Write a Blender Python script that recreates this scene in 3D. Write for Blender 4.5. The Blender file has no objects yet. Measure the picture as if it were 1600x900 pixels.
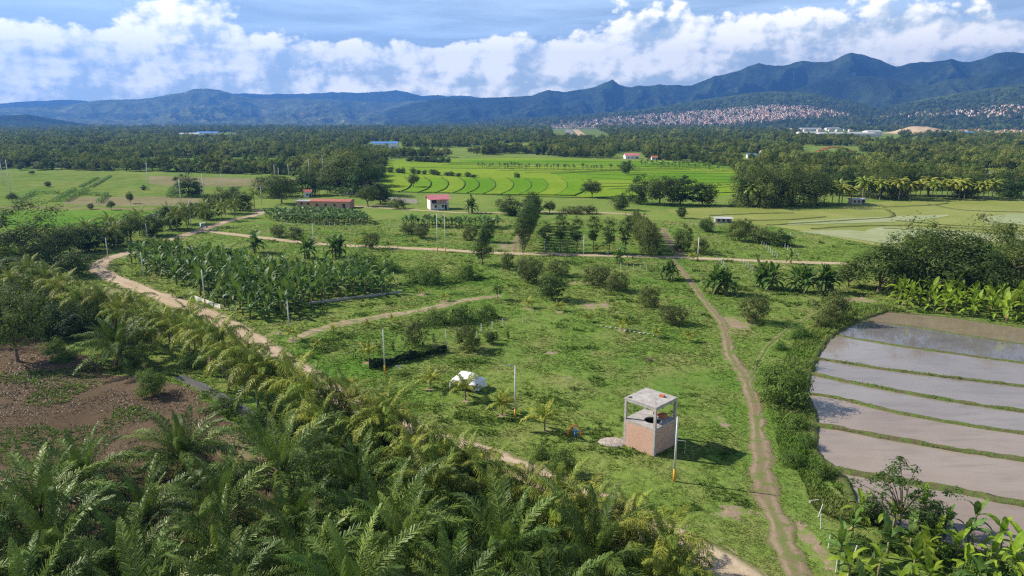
import bpy, math, random
import numpy as np
from mathutils import Vector, noise as mnoise

# ------------------------------------------------------------------ camera, sky, sun, exposure
SC = bpy.context.scene
COL = SC.collection
R = math.radians
HC = 40.0
HAZE_D = 9.2e-5
FPX = 1110.0                   # focal length in pixels of a 1600 px wide frame
PITCH = R(13.2)
SP, CP = math.sin(PITCH), math.cos(PITCH)
cam = bpy.data.cameras.new('camera'); cam.sensor_width = 36.0; cam.lens = FPX / 1600 * 36
cam.clip_start = 0.5; cam.clip_end = 60000
camo = bpy.data.objects.new('camera', cam); COL.objects.link(camo)
camo.location = (0, 0, HC); camo.rotation_euler = (R(90) - PITCH, 0, 0)
SC.camera = camo

SUN_EL = R(36)
SUN = Vector((-0.956 * math.cos(SUN_EL), 0.294 * math.cos(SUN_EL), math.sin(SUN_EL)))
sl = bpy.data.lights.new('sun', 'SUN'); sl.energy = 5.0; sl.angle = R(0.53); sl.color = (1.0, 0.93, 0.81)
slo = bpy.data.objects.new('sun', sl); COL.objects.link(slo)
slo.rotation_euler = (-SUN).to_track_quat('-Z', 'Y').to_euler()

SC.view_settings.view_transform = 'Standard'; SC.view_settings.look = 'None'
SC.view_settings.exposure = 0.74; SC.view_settings.gamma = 1.0; SC.view_settings.use_curve_mapping = False
SC.cycles.max_bounces = 5; SC.cycles.diffuse_bounces = 1; SC.cycles.glossy_bounces = 2
SC.cycles.transmission_bounces = 3; SC.cycles.volume_bounces = 0; SC.cycles.transparent_max_bounces = 4
SC.cycles.use_adaptive_sampling = True; SC.cycles.adaptive_threshold = .012
SC.cycles.use_denoising = False; SC.cycles.filter_width = 1.25
try:
    SC.cycles.denoiser = 'OPENIMAGEDENOISE'; SC.cycles.denoising_prefilter = 'ACCURATE'
except Exception: pass
SC.cycles.caustics_reflective = False; SC.cycles.caustics_refractive = False

# ------------------------------------------------------------------ node helper
class NT:
    def __init__(s, tree): s.t = tree
    def n(s, typ, props=None, **ins):
        nd = s.t.nodes.new(typ)
        for k, v in (props or {}).items(): setattr(nd, k, v)
        for k, v in ins.items():
            key = int(k[1:]) if k[0] == 'i' and k[1:].isdigit() else k.replace('_', ' ')
            s.set(nd.inputs[key], v)
        return nd
    def set(s, sock, v):
        if isinstance(v, bpy.types.NodeSocket): s.t.links.new(v, sock)
        elif isinstance(v, bpy.types.Node): s.t.links.new(v.outputs[0], sock)
        else:
            if sock.type == 'RGBA' and len(v) == 3: v = (*v, 1)
            sock.default_value = v
    def m(s, op, a, b=0.0, c=0.0, clamp=False):
        return s.n('ShaderNodeMath', dict(operation=op, use_clamp=clamp), i0=a, i1=b, i2=c).outputs[0]
    def ramp(s, f, lo, hi, a=0.0, b=1.0, smooth=True):
        return s.n('ShaderNodeMapRange', dict(interpolation_type='SMOOTHSTEP' if smooth else 'LINEAR', clamp=True),
                   i0=f, i1=lo, i2=hi, i3=a, i4=b).outputs[0]
    def mix(s, f, a, b, blend='MIX'):
        nd = s.t.nodes.new('ShaderNodeMix'); nd.data_type = 'RGBA'; nd.blend_type = blend
        s.set(nd.inputs[0], f); s.set(nd.inputs[6], a); s.set(nd.inputs[7], b)
        return nd.outputs[2]
    def noise(s, vec, scale, detail=4, rough=.55, dist=0.0):
        return s.n('ShaderNodeTexNoise', None, Vector=vec, Scale=scale, Detail=detail, Roughness=rough, Distortion=dist).outputs[0]
    def pos(s): return s.n('ShaderNodeNewGeometry').outputs['Position']
    def link(s, a, b): s.t.links.new(a, b)

# ------------------------------------------------------------------ world: physical sky with a bank of cumulus
W = bpy.data.worlds.new('World'); SC.world = W; W.use_nodes = True
W.cycles.sampling_method = 'MANUAL'; W.cycles.sample_map_resolution = 256
wt = W.node_tree; wt.nodes.clear(); w = NT(wt)
grp = bpy.data.node_groups.new('cloud_density', 'ShaderNodeTree')
grp.interface.new_socket('az', in_out='INPUT', socket_type='NodeSocketFloat')
grp.interface.new_socket('el', in_out='INPUT', socket_type='NodeSocketFloat')
grp.interface.new_socket('d', in_out='OUTPUT', socket_type='NodeSocketFloat')
grp.interface.new_socket('puff', in_out='OUTPUT', socket_type='NodeSocketFloat')
g = NT(grp); gi = grp.nodes.new('NodeGroupInput'); go = grp.nodes.new('NodeGroupOutput')
AZ, EL = gi.outputs[0], gi.outputs[1]
gp = g.n('ShaderNodeCombineXYZ', None, i0=AZ, i1=g.m('MULTIPLY', EL, 1.45), i2=3.7).outputs[0]
def n2(sc, det, ro):
    return g.n('ShaderNodeTexNoise', dict(noise_dimensions='2D'), Vector=gp, Scale=sc, Detail=det, Roughness=ro).outputs[0]
f1 = n2(0.14, 1, .5)
f2 = n2(0.30, 5, .52)
vo = g.n('ShaderNodeTexVoronoi', dict(feature='F1', voronoi_dimensions='2D', normalize=False), Vector=gp, Scale=0.42, Detail=1.0, Roughness=.5, Lacunarity=2.3)
vo2 = g.n('ShaderNodeTexVoronoi', dict(feature='F1', voronoi_dimensions='2D', normalize=False), Vector=gp, Scale=1.5, Detail=1.0, Roughness=.5, Lacunarity=2.3)
bil = g.m('ADD', g.m('SUBTRACT', 0.55, vo.outputs[0]), g.m('MULTIPLY', g.m('SUBTRACT', .5, vo2.outputs[0]), .35))
curve = g.n('ShaderNodeFloatCurve'); curve.inputs['Factor'].default_value = 1.0
cm = curve.mapping.curves[0]
pts = [(0, 1.0), (.13, 1.0), (.21, .80), (.27, .52), (.36, .26), (.5, .24), (1, .24)]
cm.points[0].location = pts[0]; cm.points[1].location = pts[-1]
for p_ in pts[1:-1]: cm.points.new(*p_)
curve.mapping.update()
g.set(curve.inputs['Value'], g.m('DIVIDE', EL, 20.0, clamp=True))
bias = g.m('SUBTRACT', curve.outputs[0], .5)
def lobe(acc, a, e, sa, se, wt_):
    u = g.m('DIVIDE', g.m('SUBTRACT', AZ, a), sa); v = g.m('DIVIDE', g.m('SUBTRACT', EL, e), se)
    q = g.m('ADD', g.m('MULTIPLY', u, u), g.m('MULTIPLY', v, v))
    return g.m('ADD', acc, g.m('MULTIPLY', g.m('EXPONENT', g.m('MULTIPLY', q, -1.0)), wt_))
for L in [(-33, 5.5, 4.5, 1.3, .55), (-23.0, 6.6, 4.6, 2.8, .85), (-16, 4.9, 6, 1.1, .30), (-1, 4.3, 8, 1.8, .75), (10, 5.3, 9, 2.0, .85), (22, 5.0, 9, 1.8, .85), (33, 4.8, 9, 1.7, .85),
          (-9, 8.8, 7, 2.2, -.75), (-34, 8.7, 5, 1.3, -.45), (3, 8.6, 4, 1.2, -.25), (22, 9.4, 12, 1.2, .22), (-9, 3.6, 5, .7, -.12), (-30, 3.6, 5, .6, -.2)]:
    bias = lobe(bias, *L)
puff = g.m('ADD', g.m('MULTIPLY', g.m('SUBTRACT', f1, .5), .8), g.m('ADD', g.m('MULTIPLY', g.m('SUBTRACT', f2, .5), .95), g.m('MULTIPLY', bil, .42)))
g.link(g.m('ADD', bias, puff), go.inputs[0]); g.link(puff, go.inputs[1])
tc = w.n('ShaderNodeTexCoord').outputs['Generated']
sx = w.n('ShaderNodeSeparateXYZ', None, i0=tc)
az = w.m('MULTIPLY', w.m('ARCTAN2', sx.outputs[0], sx.outputs[1]), 57.2958)
el = w.m('MULTIPLY', w.m('ARCSINE', sx.outputs[2]), 57.2958)
def dens(a, e):
    nd = w.t.nodes.new('ShaderNodeGroup'); nd.node_tree = grp
    w.set(nd.inputs[0], a); w.set(nd.inputs[1], e); return nd.outputs[0], nd.outputs[1]
d0, n0 = dens(az, el)
d1, n1 = dens(w.m('ADD', az, -.45), w.m('ADD', el, .34))
d2, n2_ = dens(w.m('ADD', az, -1.7), w.m('ADD', el, 1.2))
alpha = w.ramp(d0, -.04, .19)
lit = w.m('ADD', w.m('MULTIPLY', w.m('SUBTRACT', n0, n1), .65), w.m('ADD', w.m('MULTIPLY', w.m('SUBTRACT', n0, n2_), .62), w.m('MULTIPLY', w.m('SUBTRACT', d0, d2), .42)))
lit = w.ramp(w.m('ADD', lit, .50), 0.0, 1.0)
ccol = w.mix(lit, (.58, .675, .69), (1.42, 1.34, 1.16))  # cloud shade and sunlit sides painted as colour from density toward the sun
sky = w.n('ShaderNodeTexSky', dict(sky_type='NISHITA', sun_disc=False, sun_elevation=SUN_EL, sun_rotation=math.atan2(SUN.x, SUN.y),
          altitude=300, air_density=1.0, dust_density=.6, ozone_density=1.6)).outputs[0]
skyc = w.mix(1.0, sky, (.054, .054, .056), 'MULTIPLY')
cir = w.noise(w.n('ShaderNodeCombineXYZ', None, i0=w.m('MULTIPLY', az, .06), i1=w.m('MULTIPLY', el, .55), i2=1.0).outputs[0], 1.0, 6, .6, .4)
skyc = w.mix(w.m('MULTIPLY', w.ramp(cir, .30, .75, .30, .85), w.ramp(el, 6, 32, 1.0, .12)), skyc, (.66, .84, 1.02))
cloudc = w.mix(1.0, ccol, (1.0, 1.0, 1.0), 'MULTIPLY')
final = w.mix(w.m('MULTIPLY', alpha, w.ramp(el, -1, .3)), skyc, cloudc)
bg = w.n('ShaderNodeBackground', None, Color=final, Strength=1.0)
w.link(bg.outputs[0], w.n('ShaderNodeOutputWorld').inputs[0])

# ------------------------------------------------------------------ geometry helpers
rng = random.Random(7); nr = np.random.default_rng(11)
def ray(px, py):
    u, v = (px - 800) / FPX, (py - 450) / FPX
    return u, CP - v * SP, -(v * CP + SP)
def G(px, py, z=0.0):
    x, y, d = ray(px, py); t = (HC - z) / -d
    return Vector((x * t, y * t, z))
def mpp(py):                       # metres per pixel at a ground point
    return HC / ((py - 450) / FPX * CP + SP) / FPX
def to_px(X, Y, Z=0.0):
    dz = np.asarray(Z) - HC; depth = Y * CP - dz * SP; up = Y * SP + dz * CP
    return X / depth * FPX + 800, 450 - up / depth * FPX
def _h(ix, iy, s):
    n = (ix.astype(np.int64) * 374761393 + iy.astype(np.int64) * 668265263 + s * 974711) & 0x7fffffff
    n = ((n ^ (n >> 13)) * 1274126177) & 0x7fffffff
    return ((n ^ (n >> 16)) & 0xffff) / 65535.0
def vn(x, y, s=0):
    x = np.asarray(x, float); y = np.asarray(y, float)
    ix, iy = np.floor(x), np.floor(y); fx, fy = x - ix, y - iy
    fx = fx * fx * (3 - 2 * fx); fy = fy * fy * (3 - 2 * fy)
    a, b, c, d = _h(ix, iy, s), _h(ix + 1, iy, s), _h(ix, iy + 1, s), _h(ix + 1, iy + 1, s)
    return (a * (1 - fx) + b * fx) * (1 - fy) + (c * (1 - fx) + d * fx) * fy
def fbm(x, y, o=4, s=0):
    r, a, t = 0, .5, 0
    for k in range(o):
        r = r + a * vn(np.asarray(x) * 2 ** k, np.asarray(y) * 2 ** k, s + k * 17); t += a; a *= .5
    return r / t
def inpoly(X, Y, P):
    X = np.asarray(X); Y = np.asarray(Y); c = np.zeros(X.shape, bool); n = len(P)
    for i in range(n):
        x1, y1 = P[i][0], P[i][1]; x2, y2 = P[i - 1][0], P[i - 1][1]
        if y1 == y2: continue
        c ^= ((y1 > Y) != (y2 > Y)) & (X < (x2 - x1) * (Y - y1) / (y2 - y1) + x1)
    return c
def dist_line(X, Y, P):
    d = np.full(np.shape(X), 1e9)
    for (x1, y1), (x2, y2) in zip([p[:2] for p in P[:-1]], [p[:2] for p in P[1:]]):
        L2 = (x2 - x1) ** 2 + (y2 - y1) ** 2 + 1e-9
        t = np.clip(((X - x1) * (x2 - x1) + (Y - y1) * (y2 - y1)) / L2, 0, 1)
        d = np.minimum(d, np.hypot(X - x1 - t * (x2 - x1), Y - y1 - t * (y2 - y1)))
    return d
def WP(pl): return [tuple(G(*p)[:2]) for p in pl]
def spline(P, step):
    P = [np.array(p[:2], float) for p in P]; out = []
    P = [2 * P[0] - P[1]] + P + [2 * P[-1] - P[-2]]
    for i in range(1, len(P) - 2):
        a, b, c, d = P[i - 1:i + 3]; n = max(2, int(np.linalg.norm(c - b) / step))
        for k in range(n):
            t = k / n
            out.append(.5 * (2 * b + (c - a) * t + (2 * a - 5 * b + 4 * c - d) * t * t + (3 * b - a - 3 * c + d) * t ** 3))
    out.append(P[-2]); return np.array(out)
class MB:
    def __init__(s): s.v = []; s.f = []; s.mi = []; s.cur = 0
    def add(s, vs, fs):
        o = len(s.v); s.v += [tuple(v) for v in vs]; s.f += [tuple(i + o for i in f) for f in fs]; s.mi += [s.cur] * len(fs)
    def box(s, x0, x1, y0, y1, z0, z1):
        s.add([(x0, y0, z0), (x1, y0, z0), (x1, y1, z0), (x0, y1, z0), (x0, y0, z1), (x1, y0, z1), (x1, y1, z1), (x0, y1, z1)],
              [(3, 2, 1, 0), (4, 5, 6, 7), (0, 1, 5, 4), (1, 2, 6, 5), (2, 3, 7, 6), (3, 0, 4, 7)])
    def tube(s, path, rad, n=6, cap=True):
        path = [Vector(p) for p in path]; rings = []
        for i, p in enumerate(path):
            d = (path[min(i + 1, len(path) - 1)] - path[max(i - 1, 0)]).normalized()
            a = d.cross(Vector((0, 0, 1)) if abs(d.z) < .9 else Vector((1, 0, 0))).normalized(); b = d.cross(a)
            r = rad[i] if isinstance(rad, (list, tuple)) else rad
            rings += [p + (a * math.cos(q) + b * math.sin(q)) * r for q in [2 * math.pi * k / n for k in range(n)]]
        fs = [(i * n + k, i * n + (k + 1) % n, (i + 1) * n + (k + 1) % n, (i + 1) * n + k) for i in range(len(path) - 1) for k in range(n)]
        if cap: fs += [tuple(range(n - 1, -1, -1)), tuple((len(path) - 1) * n + k for k in range(n))]
        s.add(rings, fs)
    def mesh(s, name, *mats, smooth=False):
        me = bpy.data.meshes.new(name); me.from_pydata(s.v, [], s.f)
        for m_ in mats: me.materials.append(m_)
        if len(mats) > 1: me.polygons.foreach_set('material_index', s.mi)
        if smooth: me.polygons.foreach_set('use_smooth', [True] * len(s.f))
        me.update(); return me
    def build(s, name, mats, parent=None, smooth=False):
        mats = mats if isinstance(mats, (list, tuple)) else [mats]
        return ob(name, s.mesh(name, *mats, smooth=smooth), parent)
def ob(name, me, parent=None, loc=None, rz=0.0):
    o = bpy.data.objects.new(name, me); COL.objects.link(o)
    if parent is not None: o.parent = parent
    if loc is not None: o.location = loc
    if rz: o.rotation_euler.z = rz
    return o
def tag(o, label=None, cat=None, group=None, kind=None):
    if label: o['label'] = label
    if cat: o['category'] = cat
    if group: o['group'] = group
    if kind: o['kind'] = kind
    return o
def thing(name, label, cat, loc=(0, 0, 0), rz=0.0, group=None, sc=None):
    o = ob(name, None, None, loc, rz); o.empty_display_size = .3
    if sc is not None: o.scale = sc
    return tag(o, label, cat, group)
def np_mesh(name, V, F, mats, attrs=None, smooth=False, mi=None):
    me = bpy.data.meshes.new(name); V = np.asarray(V, np.float32); F = np.asarray(F, np.int32); k = F.shape[1]
    me.vertices.add(len(V)); me.vertices.foreach_set('co', V.ravel())
    me.loops.add(F.size); me.loops.foreach_set('vertex_index', F.ravel())
    me.polygons.add(len(F)); me.polygons.foreach_set('loop_start', np.arange(0, F.size, k, dtype=np.int32))
    for m_ in mats: me.materials.append(m_)
    if mi is not None: me.polygons.foreach_set('material_index', np.asarray(mi, np.int32))
    me.polygons.foreach_set('use_smooth', np.full(len(F), smooth))
    me.update(calc_edges=True)
    for an, av in (attrs or {}).items():
        at = me.attributes.new(an, 'FLOAT', 'POINT'); at.data.foreach_set('value', np.asarray(av, np.float32).ravel())
    return me
def struct(name, me, label=None, parent=None):
    o = ob(name, me, parent); tag(o, label, None, None, 'structure'); return o
def grid_faces(nr_, nc_):
    i = np.arange(nr_ - 1)[:, None] * nc_ + np.arange(nc_ - 1)[None, :]
    return np.stack([i, i + 1, i + nc_ + 1, i + nc_], -1).reshape(-1, 4)
ORD = ['first', 'second', 'third', 'fourth', 'fifth', 'sixth', 'seventh', 'eighth', 'ninth', 'tenth', 'eleventh', 'twelfth', 'thirteenth',
       'fourteenth', 'fifteenth', 'sixteenth', 'seventeenth', 'eighteenth', 'nineteenth', 'twentieth']
ORD += ['twenty-' + o_ for o_ in ORD[:9]] + ['thirtieth'] + ['thirty-' + o_ for o_ in ORD[:9]]

# ------------------------------------------------------------------ materials
def mat(name):
    m_ = bpy.data.materials.new(name); m_.use_nodes = True; m_.node_tree.nodes.clear(); return m_, NT(m_.node_tree)
def out(n, sh): n.link(sh, n.n('ShaderNodeOutputMaterial').inputs[0])
def plain(name, col, rough=.8, var=.18, scale=3.0, metal=0.0, bump=0.0, spec=.3):
    m_, n = mat(name); tcn = n.n('ShaderNodeTexCoord').outputs['Object']
    f = n.noise(tcn, scale, 6, .65)
    c = n.mix(n.ramp(f, .25, .75), tuple(x * (1 - var) for x in col), tuple(min(1, x * (1 + var)) for x in col))
    b = n.n('ShaderNodeBsdfPrincipled', None, Base_Color=c, Roughness=rough, Metallic=metal, Specular_IOR_Level=spec)
    if bump: n.link(n.n('ShaderNodeBump', None, Strength=bump, Distance=.05, Height=f).outputs[0], b.inputs['Normal'])
    out(n, b.outputs[0]); return m_
def leafm(name, c1, c2, c3=None, trans=.3, rough=.5, spec=.25, wscale=.12, vr=(.72, 1.3)):
    """foliage: colour varies leaf by leaf, plant by plant; light passes through the blades"""
    m_, n = mat(name); ge = n.n('ShaderNodeNewGeometry'); oi = n.n('ShaderNodeObjectInfo')
    c = n.mix(ge.outputs['Random Per Island'], c1, c2)
    if c3: c = n.mix(n.ramp(oi.outputs['Random'], .25, 1.0, 0, .8, False), c, c3)
    f = n.noise(ge.outputs['Position'], wscale, 3)
    hs = n.n('ShaderNodeHueSaturation', None, Saturation=1.0, Value=n.ramp(f, .3, .7, *vr), Color=c)
    b = n.n('ShaderNodeBsdfPrincipled', None, Base_Color=hs.outputs[0], Roughness=rough, Specular_IOR_Level=spec)
    tr = n.n('ShaderNodeBsdfTranslucent', None, Color=n.mix(.5, hs.outputs[0], (.20, .30, .03)))
    mx = n.n('ShaderNodeMixShader', None, Fac=trans); n.link(b.outputs[0], mx.inputs[1]); n.link(tr.outputs[0], mx.inputs[2])
    out(n, mx.outputs[0]); return m_
M = {}
M['oil'] = leafm('oil_palm_leaf', (.046, .094, .013), (.122, .190, .030), (.20, .26, .046), .17, .46, .2, vr=(.6, 1.35))
M['coco'] = leafm('coconut_leaf', (.13, .20, .022), (.23, .285, .036), (.34, .33, .05), .24, .48, .22)
M['coco_y'] = leafm('young_coconut_leaf', (.22, .29, .03), (.34, .37, .045), (.46, .42, .06), .3, .48, .2)
M['dead'] = leafm('dry_frond', (.20, .14, .07), (.28, .19, .08), (.17, .11, .06), .15)
M['banana'] = leafm('banana_leaf', (.050, .115, .020), (.095, .175, .034), (.15, .225, .05), .28, .5, .22)
M['banana_y'] = leafm('banana_leaf_young', (.15, .25, .02), (.23, .34, .03), (.32, .40, .035), .42, .5, .2)
M['tree'] = leafm('broad_leaf', (.050, .085, .018), (.10, .14, .03), (.14, .165, .04), .25, .65, .15)
M['dark'] = leafm('dark_leaf', (.028, .062, .014), (.060, .105, .024), (.085, .125, .028), .22, .65, .15)
M['olive'] = leafm('olive_leaf', (.085, .105, .03), (.15, .165, .05), (.13, .165, .04), .25, .65, .15)
M['fresh'] = leafm('fresh_leaf', (.06, .125, .022), (.115, .20, .034), (.15, .215, .045), .3, .65, .15)
M['forest'] = leafm('forest_leaf', (.055, .100, .021), (.160, .205, .046), (.32, .32, .078), .3, .7, .05, wscale=.02, vr=(.5, 1.5))
M['hedge'] = leafm('hedge_leaf', (.10, .22, .018), (.15, .29, .025), None, .25)
M['bark'] = plain('bark', (.16, .12, .085), .9, .35, 6)
M['palmtrunk'] = plain('palm_trunk', (.20, .16, .11), .9, .35, 8)
M['stem'] = plain('pseudostem', (.20, .19, .08), .7, .4, 5)
M['conc'] = plain('concrete', (.40, .37, .34), .85, .22, 1.8, bump=.3)
M['conc2'] = plain('pole_concrete', (.62, .61, .585), .8, .12, 2)
M['yellow'] = plain('yellow_paint', (.72, .36, .04), .6, .15, 5)
M['steel'] = plain('galvanised_steel', (.45, .46, .47), .45, .1, 4, .6)
M['white'] = plain('white_canvas', (.80, .80, .78), .6, .06, 2)
M['whitepaint'] = plain('white_paint', (.72, .71, .68), .7, .12, 1.5)
M['rust'] = plain('rebar', (.16, .09, .06), .8)
M['clay'] = plain('clay_brick', (.52, .17, .08), .85, .2, 4)
M['roofred'] = plain('red_roof', (.44, .14, .10), .6, .2, .8)
M['roofpink'] = plain('pink_roof', (.58, .20, .21), .6, .15, .8)
M['roofblue'] = plain('blue_roof', (.10, .25, .55), .5, .12, .2)
M['roofgrey'] = plain('grey_sheet_roof', (.48, .48, .47), .55, .15, .2)
M['wallpale'] = plain('pale_wall', (.62, .58, .52), .8, .12, .6)
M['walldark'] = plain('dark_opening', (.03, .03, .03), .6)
M['net'] = plain('black_shade_net', (.022, .034, .02), .85, .3, 3)
M['orange'] = plain('orange_hose', (.80, .10, .025), .5, .05)
M['stone'] = plain('pale_stone', (.42, .38, .32), .9, .25, 3, bump=.4)
M['tarp'] = plain('rubble_heap', (.36, .31, .26), .9, .3, 2.5, bump=.5)
def brickm():
    m_, n = mat('brickwork'); tcn = n.n('ShaderNodeTexCoord').outputs['UV']
    bt = n.n('ShaderNodeTexBrick', dict(offset=.5), Vector=tcn, Color1=(.60, .32, .22), Color2=(.70, .41, .30), Mortar=(.46, .42, .37), Scale=1.0,
             Mortar_Size=.012, Bias=0.0, Brick_Width=.25, Row_Height=.105)
    f = n.noise(tcn, 1.1, 5, .6); f2 = n.noise(tcn, 9, 3, .6)
    c = n.mix(n.ramp(f, .45, .75, 0, .45), bt.outputs[0], (.58, .46, .38)); c = n.mix(n.ramp(f2, .5, .85, 0, .2), c, (.40, .20, .14))
    b = n.n('ShaderNodeBsdfPrincipled', None, Base_Color=c, Roughness=.88, Specular_IOR_Level=.2)
    n.link(n.n('ShaderNodeBump', dict(invert=True), Strength=.8, Distance=.02, Height=bt.outputs[1]).outputs[0], b.inputs['Normal'])
    out(n, b.outputs[0]); return m_
M['brick'] = brickm()
def grass_color(n, P):
    a = n.noise(P, .018, 5, .6); b = n.noise(P, .11, 5, .62, .4); c = n.noise(P, .9, 6, .68)
    col = n.mix(n.ramp(a, .32, .68), (.110, .192, .036), (.182, .240, .054))
    col = n.mix(n.ramp(b, .42, .74, 0, .85), col, (.22, .225, .08))
    col = n.mix(n.ramp(b, .22, .42, .75, 0), col, (.080, .172, .028))
    hs = n.n('ShaderNodeHueSaturation', None, Saturation=1.0, Value=n.ramp(c, .25, .75, .82, 1.25), Color=col)
    return hs.outputs[0], c
def groundm():
    m_, n = mat('meadow_ground'); P = n.pos(); g_, c = grass_color(n, P)
    soil = n.n('ShaderNodeAttribute', dict(attribute_name='soil')).outputs['Fac']
    lush = n.n('ShaderNodeAttribute', dict(attribute_name='lush')).outputs['Fac']
    f = n.noise(P, .5, 6, .65); f3 = n.noise(P, 2.5, 4, .6)
    g_ = n.mix(lush, g_, (.10, .215, .028))
    sc_ = n.mix(f, (.20, .145, .095), (.38, .29, .205)); sc_ = n.mix(n.ramp(f3, .5, .75, 0, .5), sc_, (.17, .14, .07))
    fac = n.ramp(n.m('ADD', soil, n.m('MULTIPLY', n.m('SUBTRACT', f, .5), 2.6)), .38, .70)
    fac = n.m('MAXIMUM', fac, n.ramp(n.noise(P, .07, 6, .65), .66, .74, 0, .55))
    col = n.mix(fac, g_, sc_)
    b = n.n('ShaderNodeBsdfDiffuse', None, Color=col)
    n.link(n.n('ShaderNodeBump', None, Strength=.6, Distance=.25, Height=c).outputs[0], b.inputs['Normal'])
    out(n, b.outputs[0]); return m_
M['ground'] = groundm()
def tuftm():
    m_, n = mat('grass_blades'); P = n.pos(); g_, c = grass_color(n, P); ge = n.n('ShaderNodeNewGeometry').outputs['Random Per Island']
    lush = n.n('ShaderNodeAttribute', dict(attribute_name='lush')).outputs['Fac']
    g_ = n.mix(lush, g_, (.10, .215, .028))
    hs = n.n('ShaderNodeHueSaturation', None, Hue=n.ramp(ge, 0, 1, .475, .515, False), Value=n.ramp(ge, 0, 1, .85, 1.35, False), Color=g_)
    b = n.n('ShaderNodeBsdfDiffuse', None, Color=hs.outputs[0]); tr = n.n('ShaderNodeBsdfTranslucent', None, Color=hs.outputs[0])
    mx = n.n('ShaderNodeMixShader', None, Fac=.3); n.link(b.outputs[0], mx.inputs[1]); n.link(tr.outputs[0], mx.inputs[2])
    out(n, mx.outputs[0]); return m_
M['tuft'] = tuftm()
def sheetm(name, c1, c2, c3, s1=.05, s2=.6, bump=.5, rough=1.0, spec=.0, th=(.5, .72), dist=.25):
    m_, n = mat(name); P = n.pos(); a = n.noise(P, s1, 5, .6, .5); b_ = n.noise(P, s2, 6, .68)
    c = n.mix(n.ramp(a, .3, .7), c1, c2); c = n.mix(n.ramp(b_, th[0], th[1], 0, .8), c, c3)
    hs = n.n('ShaderNodeHueSaturation', None, Value=n.ramp(b_, .25, .75, .75, 1.25), Color=c)
    b = n.n('ShaderNodeBsdfPrincipled', None, Base_Color=hs.outputs[0], Roughness=rough, Specular_IOR_Level=spec)
    if bump: n.link(n.n('ShaderNodeBump', None, Strength=bump, Distance=dist, Height=b_).outputs[0], b.inputs['Normal'])
    out(n, b.outputs[0]); return m_
M['dirtfield'] = sheetm('ploughed_dry_field', (.105, .074, .048), (.155, .110, .072), (.075, .066, .035), .06, 1.4, 1.0, th=(.5, .7))
M['rice'] = sheetm('young_rice', (.105, .225, .016), (.165, .275, .024), (.08, .18, .016), .012, .35, .4, th=(.5, .8))
M['rice2'] = sheetm('ripening_rice', (.16, .255, .022), (.22, .30, .034), (.115, .21, .022), .012, .35, .4, th=(.5, .8))
M['pasture'] = sheetm('pasture', (.115, .19, .036), (.175, .215, .055), (.185, .185, .065), .02, .12, .4, th=(.5, .72))
M['lush'] = sheetm('lush_green_field', (.095, .20, .026), (.14, .235, .04), (.075, .16, .024), .02, .3, .5)
M['fallow'] = sheetm('fallow_brown_field', (.20, .185, .09), (.26, .225, .13), (.16, .17, .06), .02, .3, .4)
M['bund'] = sheetm('earth_bund', (.15, .115, .075), (.115, .14, .04), (.085, .15, .03), .35, 1.6, .8, th=(.42, .6))
M['bunddark'] = sheetm('grassy_bund', (.055, .10, .02), (.075, .115, .025), (.10, .09, .05), .2, .9, .6)
M['soilbare'] = sheetm('bare_tan_soil', (.50, .36, .22), (.56, .42, .28), (.36, .27, .16), .01, .1, .4)
M['asphalt'] = sheetm('runway_asphalt', (.24, .23, .23), (.30, .29, .29), (.20, .20, .20), .01, .1, 0)
def roadm(name, c1, c2, c3, cover=0.0, ridge=0.0):
    m_, n = mat(name); P = n.pos(); lat = n.n('ShaderNodeAttribute', dict(attribute_name='lat')).outputs['Fac']
    a = n.noise(P, .12, 5, .6); b_ = n.noise(P, 1.6, 6, .7)
    c = n.mix(n.ramp(a, .3, .7), c1, c2)
    al = n.m('ABSOLUTE', lat)
    edge = n.ramp(n.m('ADD', al, n.m('MULTIPLY', n.m('SUBTRACT', a, .5), 1.6)), .62, .9)
    rut = n.m('MULTIPLY', n.ramp(n.m('ABSOLUTE', n.m('SUBTRACT', al, .42)), .0, .2, 1, 0), .35)
    c = n.mix(rut, c, tuple(x * 1.25 for x in c2)); c = n.mix(n.ramp(b_, .48, .72, 0, .6), c, c3)
    c = n.mix(n.m('MULTIPLY', edge, .85), c, n.mix(b_, (.09, .125, .03), (.19, .18, .075)))
    if ridge: c = n.mix(n.m('MULTIPLY', n.ramp(n.m('ADD', al, n.m('MULTIPLY', n.m('SUBTRACT', b_, .5), .5)), .1, .3, ridge, 0), n.ramp(a, .38, .6)), c, n.mix(b_, (.09, .15, .03), (.19, .20, .07)))
    if cover: c = n.mix(n.ramp(n.noise(P, .55, 6, .7), .66 - cover, .78 - cover, 0, .9), c, n.mix(b_, (.085, .15, .028), (.19, .205, .07)))
    b = n.n('ShaderNodeBsdfDiffuse', None, Color=c)
    n.link(n.n('ShaderNodeBump', None, Strength=.6, Distance=.12, Height=b_).outputs[0], b.inputs['Normal'])
    out(n, b.outputs[0]); return m_
M['road'] = roadm('sandy_dirt_road', (.39, .295, .195), (.49, .385, .27), (.30, .22, .145))
M['path'] = roadm('trodden_earth', (.21, .15, .10), (.30, .23, .16), (.16, .12, .075), .17, .85)
M['faint'] = roadm('faint_trail', (.22, .16, .105), (.30, .235, .16), (.17, .13, .08), .30)
M['track'] = roadm('grassy_track', (.30, .22, .145), (.40, .31, .22), (.22, .17, .10), .20)
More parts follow.
